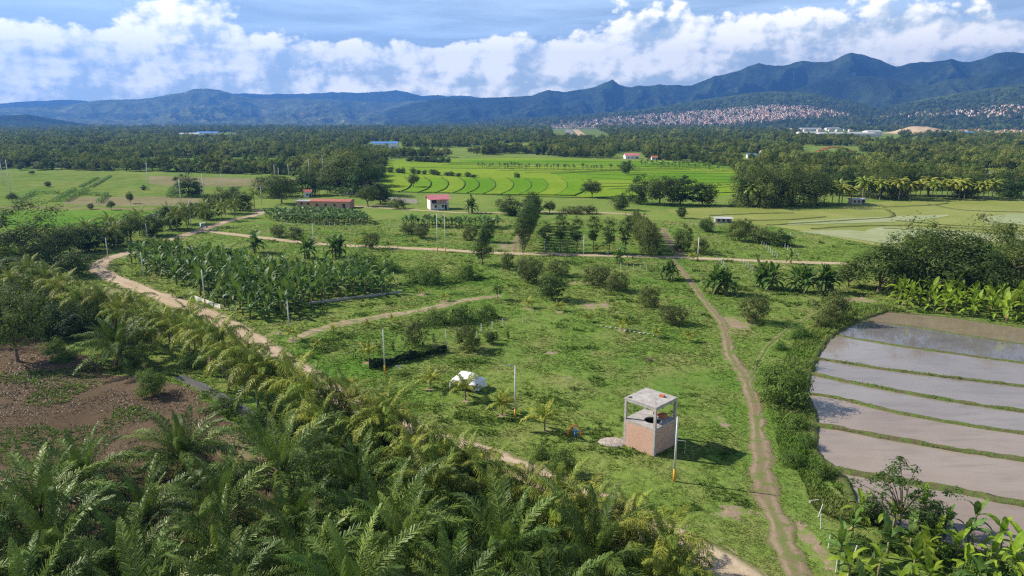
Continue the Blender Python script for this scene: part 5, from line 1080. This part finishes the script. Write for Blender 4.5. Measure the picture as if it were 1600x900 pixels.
for sx_, sy_ in ((-1, -1), (-1, 1), (1, -1)):
    mb = MB(); mb.v = [(sx_ * (hw + .04), sy_ * (hd + .04), he), (sx_ * (hw - .9), sy_ * (hd + .05), he + .02), (sx_ * (hw - .25), sy_ * (hd + .1), .9), (sx_ * (hw + .03), sy_ * (hd + .06), .2)]; mb.f = [(0, 1, 2, 3)]; mb.mi = [0]; mb.build('tied_curtain', M['white'], T)

# ------------------------------------------------------------------ black net fence with posts, sign, concrete posts
a, b = G(578, 577), G(698, 549); d = b - a; L = d.length; F_ = thing('net_fence', 'dark shade net fence with vines on the meadow', 'fence', a, math.atan2(d.y, d.x)); NN = 60
V = []; nz = 8
for i in range(NN):
    x = L * i / (NN - 1); top = 1.45 + .3 * math.sin(i * .23 + 1) + .22 * rng.uniform(-1, 1) - .6 * (i / NN) ** 2
    for k in range(nz): V.append((x, .16 * math.sin(i * .9 + k * .6) + rng.uniform(-.08, .08), top * k / (nz - 1)))
ob('net', np_mesh('net', V, grid_faces(NN, nz), [M['net']]), F_)
for k in range(7): mb = MB(); mb.tube([(L * k / 6, .22, -.2), (L * k / 6, .22, 1.9)], .05, 6); mb.build('post', M['bark'], F_)
n = 2600; r = np.random.default_rng(4); P = np.stack([r.random(n) * L, r.normal(0, .35, n), r.random(n) ** .8 * 1.7], -1); P[:, 2] *= .75 + .45 * np.sin(P[:, 0] * .9 + 1) * np.sin(P[:, 0] * .37); V, Fq = leaf_quads(P, r.normal(size=(n, 3)) + [0, -.3, .5], .13, .08, 3); ob('vine', np_mesh('vine', V, Fq, [M['dark']]), F_)
S_ = thing('sign_board', 'small white sign board beside the yellow based pole', 'sign', G(622.5, 579), .2); mb = MB(); mb.tube([(0, 0, -.1), (0, 0, .75)], .04, 6); mb.build('post', M['whitepaint'], S_); mb = MB(); mb.box(-.45, .45, -.08, -.045, .62, .92); mb.build('board', M['whitepaint'], S_)
pmb = MB(); pmb.tube([(0, 0, -.1), (0, 0, 1.6)], [.08, .075], 4); PM = pmb.mesh('post', M['conc2'])
def cpost(px, py, label, group=None, vine=0, s=1.0, me=None):
    t = thing('concrete_post', label, 'post', G(px, py), rng.uniform(0, 1), group, (s, s, s)); ob('shaft', PM, t)
    if vine:
        r = np.random.default_rng(int(px)); n = 160; P = np.stack([r.normal(0, .16, n), r.normal(0, .16, n), .1 + r.random(n) * 1.55], -1); V, Fq = leaf_quads(P, P * [1, 1, 0] + r.normal(size=(n, 3)) * .1, .14, .06, 3); ob('cactus_vine', np_mesh('cactus_vine', V, Fq, [M['dark']]), t)
for px, py, v, lab in [(677.5, 535, 1, 'vine wrapped post between the two bushy olive trees'), (697, 528, 0, 'bare post behind the vine wrapped post'), (698, 546, 0, 'bare post at the end of the net fence'), (614, 548, 1, 'vine wrapped post right of the yellow based pole'), (593, 552, 1, 'vine wrapped post left of the yellow based pole'), (752, 518, 0, 'tall bare post below the shrub bank, first of three'),
                       (769, 514, 0, 'tall bare post below the shrub bank, second of three'), (785.5, 510, 0, 'tall bare post below the shrub bank, third of three'), (794, 529, 1, 'vine wrapped post beyond the small dark bush'), (776, 531, 1, 'vine wrapped post touching the small dark bush'), (817, 504, 0, 'bare concrete post standing alone on the meadow'), (745, 530, 0, 'bare post behind the second olive tree'), (712, 533, 0, 'bare post between olive trees, farther one')]: cpost(px, py, lab, None, v)
for p0, p1, nn, lab in [((1120, 407), (1137, 422), 6, 'white post of the first row below the cross road'), ((1158, 409), (1176, 425), 6, 'white post of the second row below the cross road'), ((1190, 383), (1214, 403), 8, 'white post of the first row above the cross road'), ((1222, 385), (1248, 402), 7, 'white post of the second row above the cross road'), ((1235, 370), (1290, 366), 6, 'white post along the flooded field edge'), ((970, 420), (1010, 424), 5, 'white post beside the small banana clump'), ((604, 353), (640, 358), 8, 'white post of the group behind the far plantation'), ((440, 352), (565, 354), 16, 'white post of the fence below the far plantation')]:
    for k in range(nn): q = k / (nn - 1); cpost(p0[0] + (p1[0] - p0[0]) * q, p0[1] + (p1[1] - p0[1]) * q, lab, lab.replace('post', 'posts', 1))
# stones, low walls, fence at the thicket
for k in range(13):
    q = k / 12; l = G(940 + 89 * q, 509 + 17 * q + rng.uniform(-1, 1)); me, _ = None, None
    import bmesh
    bm = bmesh.new(); bmesh.ops.create_icosphere(bm, subdivisions=2, radius=rng.uniform(.22, .42))
    for v in bm.verts: v.co *= .75 + .5 * mnoise.noise(v.co * 2.5 + Vector((k * 3, 0, 0))) ; v.co.z *= .6
    me = bpy.data.meshes.new('stone'); bm.to_mesh(me); bm.free(); me.materials.append(M['stone']); o = ob('stone', me, None, (l.x, l.y, .08)); tag(o, 'pale stone in the row on the meadow', 'stone', 'stones of the meadow row')
def lowwall(p0, p1, h, label):
    a, b = G(*p0), G(*p1); d = b - a; mb = MB(); n = max(2, int(d.length / 2.5)); t = thing('low_wall', label, 'wall', a, math.atan2(d.y, d.x))
    for k in range(n): mb = MB(); x0, x1 = d.length * k / n, d.length * (k + 1) / n - .02; mb.box(x0, x1, -.09, .09, -.1, h + rng.uniform(-.04, .04)); mb.build('panel', M['whitepaint' if 'white' in label else 'conc'], t)
lowwall((482, 476), (628, 457), .55, 'low pale wall along the shaded edge of the banana plantation'); lowwall((305, 467), (345, 482), .75, 'short white wall at the road side of the plantation'); lowwall((590, 312), (652, 318), 2.0, 'long grey wall beside the sheds behind the house')  # plantation wall is grey instead of white, its shade put into the colour
for k, (px, py, h, le) in enumerate([(1278, 808, 1.5, .25), (1283, 826, 1.6, -.1), (1294, 857, 1.6, .05), (1306, 895, 1.7, .0), (1322, 905, 3.4, .18)]):
    t = thing('fence_post', ['leaning grey fence post, farthest along the thicket', 'grey fence post, second from the leaning one', 'grey fence post, third from the leaning one', 'grey fence post at the near end of the thicket', 'tall slanting metal pole at the fence'][k], 'post', G(px, py)); mb = MB(); mb.tube([(0, 0, -.2), (le * h, 0, h)], [.06, .05], 6); mb.build('shaft', M['conc2'], t)
t = thing('fallen_log', 'pale sawn log lying beside the fence', 'log', G(1265, 786), .1); mb = MB(); mb.tube([(0, 0, .15), (1.1, .2, .18)], [.14, .12], 8); mb.build('trunk_piece', M['stone'], t)

# ------------------------------------------------------------------ person in blue with an orange tube
l = G(899, 688)
def person(loc, rz):
    J = {'pel': (0, 0, .92), 'wst': (0, 0, 1.08), 'chs': (0, .02, 1.30), 'nck': (0, .0, 1.45), 'hd0': (0, -.02, 1.54), 'hd1': (0, -.02, 1.69), 'shl': (-.18, 0, 1.38), 'ell': (-.34, -.1, 1.5), 'wrl': (-.38, -.12, 1.74), 'fl': (-.38, -.12, 1.84), 'shr': (.18, 0, 1.38), 'elr': (.36, -.08, 1.22), 'wrr': (.5, -.22, 1.34), 'fr': (.55, -.26, 1.40),
         'hpl': (-.1, 0, .88), 'knl': (-.12, -.06, .48), 'anl': (-.13, .03, .08), 'tol': (-.14, -.14, .04), 'hpr': (.1, 0, .88), 'knr': (.13, -.1, .48), 'anr': (.15, -.1, .08), 'tor': (.16, -.27, .04)}
    E = [('pel', 'wst'), ('wst', 'chs'), ('chs', 'nck'), ('nck', 'hd0'), ('hd0', 'hd1'), ('chs', 'shl'), ('shl', 'ell'), ('ell', 'wrl'), ('wrl', 'fl'), ('chs', 'shr'), ('shr', 'elr'), ('elr', 'wrr'), ('wrr', 'fr'), ('pel', 'hpl'), ('hpl', 'knl'), ('knl', 'anl'), ('anl', 'tol'), ('pel', 'hpr'), ('hpr', 'knr'), ('knr', 'anr'), ('anr', 'tor')]
    Rd = dict(pel=.14, wst=.13, chs=.15, nck=.06, hd0=.085, hd1=.085, shl=.075, ell=.055, wrl=.04, fl=.035, shr=.075, elr=.055, wrr=.04, fr=.035, hpl=.1, knl=.07, anl=.05, tol=.04, hpr=.1, knr=.07, anr=.05, tor=.04)
    ks = list(J); me = bpy.data.meshes.new('person'); me.from_pydata([J[k] for k in ks], [(ks.index(a), ks.index(b)) for a, b in E], [])
    o = ob('person', me, None, loc, rz); md = o.modifiers.new('skin', 'SKIN'); md.use_smooth_shade = True
    for k, sv in zip(ks, me.skin_vertices[0].data): sv.radius = (Rd[k], Rd[k]); sv.use_root = k == 'pel'
    o.modifiers.new('sub', 'SUBSURF').levels = 1; o.modifiers['sub'].render_levels = 2
    m_, n = mat('person_clothes'); z = n.n('ShaderNodeSeparateXYZ', None, i0=n.n('ShaderNodeTexCoord').outputs['Object']).outputs[2]
    x = n.m('ABSOLUTE', n.n('ShaderNodeSeparateXYZ', None, i0=n.n('ShaderNodeTexCoord').outputs['Object']).outputs[0])
    c = n.mix(n.m('GREATER_THAN', z, .9), (.05, .06, .09), (.10, .24, .55)); c = n.mix(n.m('GREATER_THAN', z, 1.47), c, (.30, .17, .11)); c = n.mix(n.m('MULTIPLY', n.m('GREATER_THAN', x, .2), n.m('LESS_THAN', z, 1.72)), c, (.10, .24, .55)); c = n.mix(n.m('LESS_THAN', z, .07), c, (.04, .035, .03)); c = n.mix(n.m('MULTIPLY', n.m('LESS_THAN', z, .9), n.m('GREATER_THAN', z, .08)), c, (.05, .06, .09))
    out(n, n.n('ShaderNodeBsdfPrincipled', None, Base_Color=c, Roughness=.8).outputs[0]); me.materials.append(m_)
    tag(o, 'person in blue shirt and dark trousers standing under an orange tube', 'person')
    mb = MB(); import bmesh
    bm = bmesh.new(); bmesh.ops.create_uvsphere(bm, u_segments=12, v_segments=8, radius=.112)
    for v in bm.verts: v.co.z = max(v.co.z, -.01) * .9
    hm = bpy.data.meshes.new('cap'); bm.to_mesh(hm); bm.free(); hm.materials.append(plain('cap_cloth', (.10, .16, .30))); ob('cap', hm, o, (0, -.015, 1.70))
person(l, .3)
mb = MB(); cc = G(897, 687); pth = []
for k in range(25):
    a = math.pi * (1.12 - 1.24 * k / 24); pth.append((.82 * math.cos(a), .05 * math.sin(a * 2), .82 + 1.12 * math.sin(a)))
mb.tube(pth, .055, 8); o = ob('orange_tube', mb.mesh('orange_tube', M['orange'], smooth=True), None, (cc.x + .05, cc.y + .12, .0)); tag(o, 'bright orange tube bent into an arch over the person in blue', 'tube')

# ------------------------------------------------------------------ mototaxi on the upper road
t = thing('mototaxi', 'three wheeled mototaxi with pale rear panel on the upper road', 'mototaxi', G(318, 356), R(-50))
mb = MB(); mb.add([(-.65, -1.0, .45), (.65, -1.0, .45), (.65, .3, .45), (-.65, .3, .45), (-.62, -.95, 1.0), (.62, -.95, 1.0), (.62, .2, .95), (-.62, .2, .95)], [(3, 2, 1, 0), (4, 5, 6, 7), (0, 1, 5, 4), (1, 2, 6, 5), (2, 3, 7, 6), (3, 0, 4, 7)]); mb.build('body', plain('teal_paint', (.10, .30, .36), .4), t)
mb = MB(); mb.box(-.7, .7, -1.05, .9, 1.85, 1.92); mb.box(-.7, .7, -1.09, -1.05, .95, 1.9); mb.build('canopy', M['whitepaint'], t)
mb = MB(); [mb.tube([(x, y, .9), (x, y, 1.86)], .03, 5) for x in (-.64, .64) for y in (-.9, .25)]; mb.build('canopy_frame', M['steel'], t)
for x, y in ((-.68, -.6), (.68, -.6), (0, 1.25)):
    mb = MB(); mb.tube([(x - .07, y, .3), (x + .07, y, .3)], .3, 14); wob = mb.build('wheel', M['walldark'], t); mb = MB(); mb.tube([(x - .08, y, .3), (x + .08, y, .3)], .14, 8); mb.build('rim', M['steel'], wob)
mb = MB(); mb.tube([(0, .2, .6), (0, .8, .75), (0, 1.05, .95)], [.14, .16, .1], 8); mb.tube([(0, 1.05, .9), (0, 1.25, .3)], .04, 6); mb.tube([(-.35, .95, 1.05), (.35, .95, 1.05)], .025, 5); mb.build('motorcycle_front', M['walldark'], t)

# ------------------------------------------------------------------ buildings
def gable(name, label, l, rz, L, Wd, h, hr, wall, roof, doors=1, wins=3, over=.5, group=None):
    t = thing(name, label, 'building', l, rz, group); mb = MB(); mb.box(-L / 2, L / 2, -Wd / 2, Wd / 2, -.2, h); mb.add([(-L / 2, -Wd / 2, h), (-L / 2, Wd / 2, h), (-L / 2, 0, h + hr - .1), (L / 2, -Wd / 2, h), (L / 2, Wd / 2, h), (L / 2, 0, h + hr - .1)], [(0, 2, 1), (3, 4, 5)]); mb.build('wall', wall, t)
    for s in (-1, 1):
        mb = MB(); x0, x1 = -L / 2 - over, L / 2 + over; ye = s * (Wd / 2 + over); ze = h - hr * over / (Wd / 2) + .03
        mb.add([(x0, 0, h + hr), (x1, 0, h + hr), (x1, ye, ze), (x0, ye, ze), (x0, 0, h + hr + .12), (x1, 0, h + hr + .12), (x1, ye, ze + .12), (x0, ye, ze + .12)], [(0, 1, 2, 3), (4, 7, 6, 5), (0, 4, 5, 1), (1, 5, 6, 2), (2, 6, 7, 3), (3, 7, 4, 0)]); mb.build('roof', roof, t)
    for k in range(wins):
        x = -L / 2 + L * (k + .7) / (wins + .4); mb = MB(); wz = min(1.0, h * .3); mb.box(x - .5, x + .5, -Wd / 2 - .05, -Wd / 2 - .01, wz, min(wz + 1.1, h - .3)); f = mb.build('window', M['walldark'], t); mb = MB(); mb.box(x - .6, x + .6, -Wd / 2 - .12, -Wd / 2 - .003, wz - .1, wz - .005); mb.build('sill', M['conc'], f)
    for k in range(doors): mb = MB(); x = L * .36 - 2.5 * k; mb.box(x - .5, x + .5, -Wd / 2 - .06, -Wd / 2 - .012, 0, min(2.1, h - .2)); mb.build('door', M['walldark'], t)
    return t
rb = plain('rose_brick', (.50, .30, .22), .85, .15, 1.2)
gable('brick_building', 'long low rose brick building with orange red roof behind the far plantation', G(520, 324), R(-6), 19, 7, 3.2, .7, rb, M['roofred'], 1, 4); gable('brick_building', 'smaller brick block attached to the left of the long one', G(480, 321), R(-6), 8, 6, 2.4, .4, rb, M['roofgrey'], 0, 2)
gable('small_house', 'tiny red roofed hut left of the brick building', G(481, 308), .2, 4, 3.5, 3.2, .8, M['whitepaint'], M['roofred'], 1, 1); gable('barn', 'brown red roof showing among the trees by the terraces', G(562, 288), .1, 16, 8, 4.5, 1.6, rb, M['roofred'], 1, 3); gable('shed', 'pale grey roofed shed among the trees', G(548, 303), 0, 8, 5, 3, .6, M['wallpale'], M['roofgrey'], 1, 1)
H_ = gable('house', 'two storey white house with pink red roof in the meadow', G(684, 326), R(18), 8.5, 7.5, 5.0, 1.5, M['whitepaint'], M['roofpink'], 1, 2, 1.0)
mb = MB(); mb.box(-4.2, 4.2, -5.0, -3.77, 2.7, 2.85); mb.build('balcony', M['conc'], H_)
mb = MB(); mb.box(-3.6, -1.2, -3.85, -3.77, 2.95, 4.7); mb.build('upper_opening', M['walldark'], H_); mb = MB(); mb.box(-.8, 3.4, -3.86, -3.77, 2.95, 4.7); mb.build('upper_opening', rb, H_)
for x in (-4.1, 0, 4.1): mb = MB(); mb.tube([(x, -4.9, -.1), (x, -4.9, 4.6)], .09, 6); mb.build('post', M['conc'], H_)
for nm_, lab, px, py, L, Wd, h, hr, wl, rf, rz in [('hut', 'low shelter at the gap of the coconut row', 1338, 318, 7, 4, 2.2, .5, 'conc', 'roofgrey', .1), ('hut', 'low grey hut beside the dark round tree', 1129, 347, 6.5, 4, 1.7, .4, 'conc', 'roofgrey', -.1), ('warehouse', 'long blue roofed warehouse inside the far wood', 602, 231, 40, 16, 7, 2.5, 'whitepaint', 'roofblue', .05), ('house', 'white house with bright red roof behind the terraces', 986, 248, 15, 10, 3.6, 2.2, 'whitepaint', 'roofpink', .1), ('house', 'small red roofed house right of the bright red one', 1022, 250, 6, 5, 3, 1.4, 'whitepaint', 'roofred', .0),
        ('factory', 'white factory hall far beyond the pasture, left block', 298, 217, 45, 25, 11, 3, 'whitepaint', 'roofgrey', .1), ('factory', 'blue roofed factory hall far beyond the pasture', 326, 216, 48, 25, 13, 3, 'whitepaint', 'roofblue', .1), ('factory', 'low blue roofed annex right of the factory hall', 352, 217, 32, 18, 7, 2, 'whitepaint', 'roofblue', .1), ('house', 'small pink house at the wood edge left of the arch', 1130, 248, 16, 9, 5, 2, 'wallpale', 'roofred', .1), ('house', 'blue roofed house at the wood edge left of the arch', 1173, 247, 9, 6, 3.4, 1.6, 'whitepaint', 'roofblue', 0), ('house', 'small white house right of the blue roofed one', 1194, 245, 9, 8, 6, 2, 'whitepaint', 'roofred', .2), ('house', 'white house half hidden in the wood past the coconut row', 1470, 272, 9, 8, 6, 2, 'whitepaint', 'roofgrey', .2), ('house', 'red roofed house at the wood edge near the frame side', 1571, 281, 9, 7, 4, 1.6, 'wallpale', 'roofred', .1), ('house', 'grey roofed house at the wood edge near the frame side', 1540, 280, 15, 7, 4, 1.2, 'wallpale', 'roofgrey', .1),
        ('warehouse', 'very long white roofed industrial hall beyond the wood', 1320, 214, 150, 30, 9, 3, 'wallpale', 'roofgrey', .03), ('warehouse', 'pale industrial hall left of the longest hall', 1262, 212.5, 60, 25, 9, 3, 'whitepaint', 'roofgrey', .0), ('warehouse', 'white industrial block at the end of longest hall', 1362, 213, 40, 30, 13, 3, 'whitepaint', 'roofgrey', .05), ('warehouse', 'far white hall beneath the town', 1265, 204.5, 90, 30, 10, 3, 'whitepaint', 'roofgrey', 0), ('warehouse', 'far grey hall beneath the town', 1300, 204, 60, 30, 10, 3, 'wallpale', 'roofgrey', 0), ('warehouse', 'long low hall between wood and town', 1120, 206.5, 110, 30, 9, 2, 'wallpale', 'roofgrey', .02), ('warehouse', 'white hall beside the bare tan clearing', 1506, 212.5, 45, 25, 9, 3, 'whitepaint', 'roofblue', 0)]:
    gable(nm_, lab, G(px, py), rz, L, Wd, h, hr, M[wl], M[rf], 1 if L < 60 else 0, 3 if L < 60 else 8)
for k in range(46):
    px, py = rng.uniform(1480, 1600), rng.uniform(203.5, 212.5); o = ob('far_house', HM[rng.choice([0, 1, 3, 5])], None, G(px, py), rng.uniform(-.3, .3)); o.scale = (.8,) * 3; tag(o, 'tiny earth coloured house beside the bare tan clearing', 'house', 'houses beside the tan clearing')
for k in range(22):
    px, py = rng.uniform(1205, 1330), rng.uniform(203, 206); o = ob('far_house', HM[rng.choice([2, 4])], None, G(px, py), rng.uniform(-.3, .3)); tag(o, 'tiny pale house between the wood and the town', 'house', 'houses between wood and town')
# red arch bridge
l = G(1303, 246); B_ = thing('arch_bridge', 'rust red arch bridge rising out of the wood', 'bridge', l, R(5)); SPAN = 26 * 1.0 * mpp(246) / .8
for s in (-1, 1):
    mb = MB(); mb.tube([(SPAN * 1.15 * q, s * 4, 2 + 9.5 * (1 - q * q)) for q in np.linspace(-1, 1, 21)], .55, 6); mb.build('arch_rib', plain('red_oxide', (.50, .13, .07), .6), B_)
    for q in np.linspace(-.8, .8, 9): mb = MB(); mb.tube([(SPAN * 1.15 * q, s * 4, 2.6), (SPAN * 1.15 * q, s * 4, 2 + 9.5 * (1 - q * q))], .1, 5); mb.build('hanger', M['steel'], B_)
for q in np.linspace(-.7, .7, 8): mb = MB(); mb.tube([(SPAN * 1.15 * q, -4, 2 + 9.5 * (1 - q * q)), (SPAN * 1.15 * q, 4, 2 + 9.5 * (1 - q * q))], .25, 5); mb.build('brace', M['roofred'], B_)
mb = MB(); mb.box(-SPAN * 1.3, SPAN * 1.3, -4.6, 4.6, 1.6, 2.4); mb.build('deck', M['conc'], B_)
# concrete water channel at the upper road
lowwall((228, 338), (254, 333), .5, 'pale concrete channel wall by the vivid field, first'); lowwall((232, 340), (256, 335), .5, 'pale concrete channel wall by the vivid field, second')

# ------------------------------------------------------------------ grass blades and weeds
M['weed'] = leafm('weed_leaf', (.070, .135, .024), (.13, .20, .04), None, .25, .8, .05)
def tufts(name, n, r0, r1, m_, label, ok_fn, hgt=(.10, .28), wid=.16, blades=4, seed=1, amax=38.5):
    r = np.random.default_rng(seed); rad = np.exp(r.uniform(math.log(r0), math.log(r1), n)); a = r.uniform(R(-amax), R(amax), n); X, Y = rad * np.sin(a), rad * np.cos(a); ok = ok_fn(X, Y); X, Y, rad = X[ok], Y[ok], rad[ok]; n = len(X)
    k = np.clip(rad / 110, .75, 1.7) * (.6 + .9 * fbm(X * .35, Y * .35, 3, 55)); V = []; lushv = np.zeros(n)
    ang = r.uniform(0, 6.28, (n, blades)); ln = r.uniform(.7, 1.6, (n, blades)) * wid * k[:, None]; hh = r.uniform(*hgt, (n, blades)) * k[:, None]
    bw = wid * .55 * k[:, None]; c, s = np.cos(ang), np.sin(ang); X2, Y2 = X[:, None], Y[:, None]
    v0 = np.stack([X2 - s * bw, Y2 + c * bw, 0 * c - .05], -1); v1 = np.stack([X2 + s * bw, Y2 - c * bw, 0 * c - .05], -1); v2 = np.stack([X2 + c * ln * 1.6, Y2 + s * ln * 1.6, hh], -1)
    V = np.stack([v0, v1, v2], 2).reshape(-1, 3); F = np.arange(len(V)).reshape(-1, 3)
    ir = np.clip(np.searchsorted(rr, rad), 0, len(rr) - 1); ia = np.clip(np.searchsorted(aa, np.arctan2(X, Y)), 0, len(aa) - 1); lv = np.repeat(lush[ir, ia], blades * 3)
    return tag(ob(name, np_mesh(name, V, F, [m_], dict(lush=lv))), label, 'grass', None, 'stuff')
def on_meadow(X, Y):
    ok = ~inpoly(X, Y, PADDY_ALL) & ~inpoly(X, Y, DIRT) & ~inpoly(X, Y, FLOOD) & ~inpoly(X, Y, LFIELD)
    for P, wd in [(ROAD, 2.3), (CROSS, 2.2), (FOOT, 1.0), (BRANCH, .6), (TRACK, 2.0), (LANE2, 1.8), (LANE3, 1.6)]: ok &= dist_line(X, Y, P) > wd
    ok &= ~((np.abs((X - 17.4) * .7071 + (Y - 83.4) * .7071) < 2.4) & (np.abs(-(X - 17.4) * .7071 + (Y - 83.4) * .7071) < 2.4))
    ir = np.clip(np.searchsorted(rr, np.hypot(X, Y)), 0, len(rr) - 1); ia = np.clip(np.searchsorted(aa, np.arctan2(X, Y)), 0, len(aa) - 1)
    return ok & (soil[ir, ia] + .5 * (fbm(X * .5, Y * .5, 3, 61) - .5) < .42)
tufts('grass', 210000, 52, 300, M['tuft'], 'rough green grass covering the meadow', on_meadow, (.035, .13), .15)
tufts('meadow_weeds', 150000, 60, 280, M['weed'], 'darker weed clumps scattered over the meadow', lambda X, Y: on_meadow(X, Y) & (fbm(X * .22, Y * .22, 4, 71) > .69), (.12, .38), .18, 5, 31)
def near_line(P, w_): return lambda X, Y: (dist_line(X, Y, P) < w_) & on_meadow(X, Y)
tufts('weeds', 260000, 60, 190, M['tuft'], 'tall rank weeds between footpath and paddies', lambda X, Y: (dist_line(X, Y, PEDGE) < 4.2) & on_meadow(X, Y), (.25, .6), .22, 5, 5, 36)
tufts('bund_grass', 420000, 60, 190, M['tuft'], 'grass growing on the paddy bunds', lambda X, Y: (np.minimum.reduce([dist_line(X, Y, list(PW[k][::6])) for k in (3, 4, 5, 6, 7, 8)]) < .36) & (fbm(X * .16, Y * .3, 3, 19) > .5), (.28, .5), .12, 3, 9, 38)
M['dry'] = leafm('dry_stalks', (.16, .115, .075), (.25, .18, .12), None, .1)
tufts('dry_stubble', 90000, 52, 150, M['dry'], 'dry brown stalks on the ploughed field', lambda X, Y: inpoly(X, Y, DIRT) & (fbm(X * .25, Y * .25, 3, 12) > .42), (.06, .24), .13, 4, 13, 45)
tufts('field_weeds', 90000, 52, 150, M['tuft'], 'green weed patches on the brown field', lambda X, Y: inpoly(X, Y, DIRT) & (fbm(X * .13, Y * .13, 4, 23) > .57), (.10, .3), .18, 5, 17, 45)

# dead branches on the meadow
t = thing('dead_branches', 'bare dead branches lying on the meadow near the footpath', 'branches', G(1012, 563), .4)
for k in range(9):
    a = rng.uniform(0, 6.28); L_ = rng.uniform(1.2, 2.8); x0, y0 = rng.uniform(-1, 1), rng.uniform(-.6, .6); mb = MB()
    mb.tube([(x0, y0, .06), (x0 + math.cos(a) * L_ * .5, y0 + math.sin(a) * L_ * .5, rng.uniform(.2, .6)), (x0 + math.cos(a + .4) * L_, y0 + math.sin(a + .4) * L_, rng.uniform(.05, .3))], [.05, .04, .015], 5); mb.build('branch', M['bark'], t)

# ------------------------------------------------------------------ haze
mb = MB(); mb.box(-11500, 11500, -60, 14300, -8, 1330); m_, n = mat('valley_haze')
pv = n.n('ShaderNodeVolumePrincipled', None, Color=(.115, .335, .90), Density=HAZE_D, Anisotropy=.25); n.link(pv.outputs[0], n.n('ShaderNodeOutputMaterial').inputs['Volume'])
tag(mb.build('haze', m_), 'thin blue haze filling the valley air', 'haze', None, 'stuff')
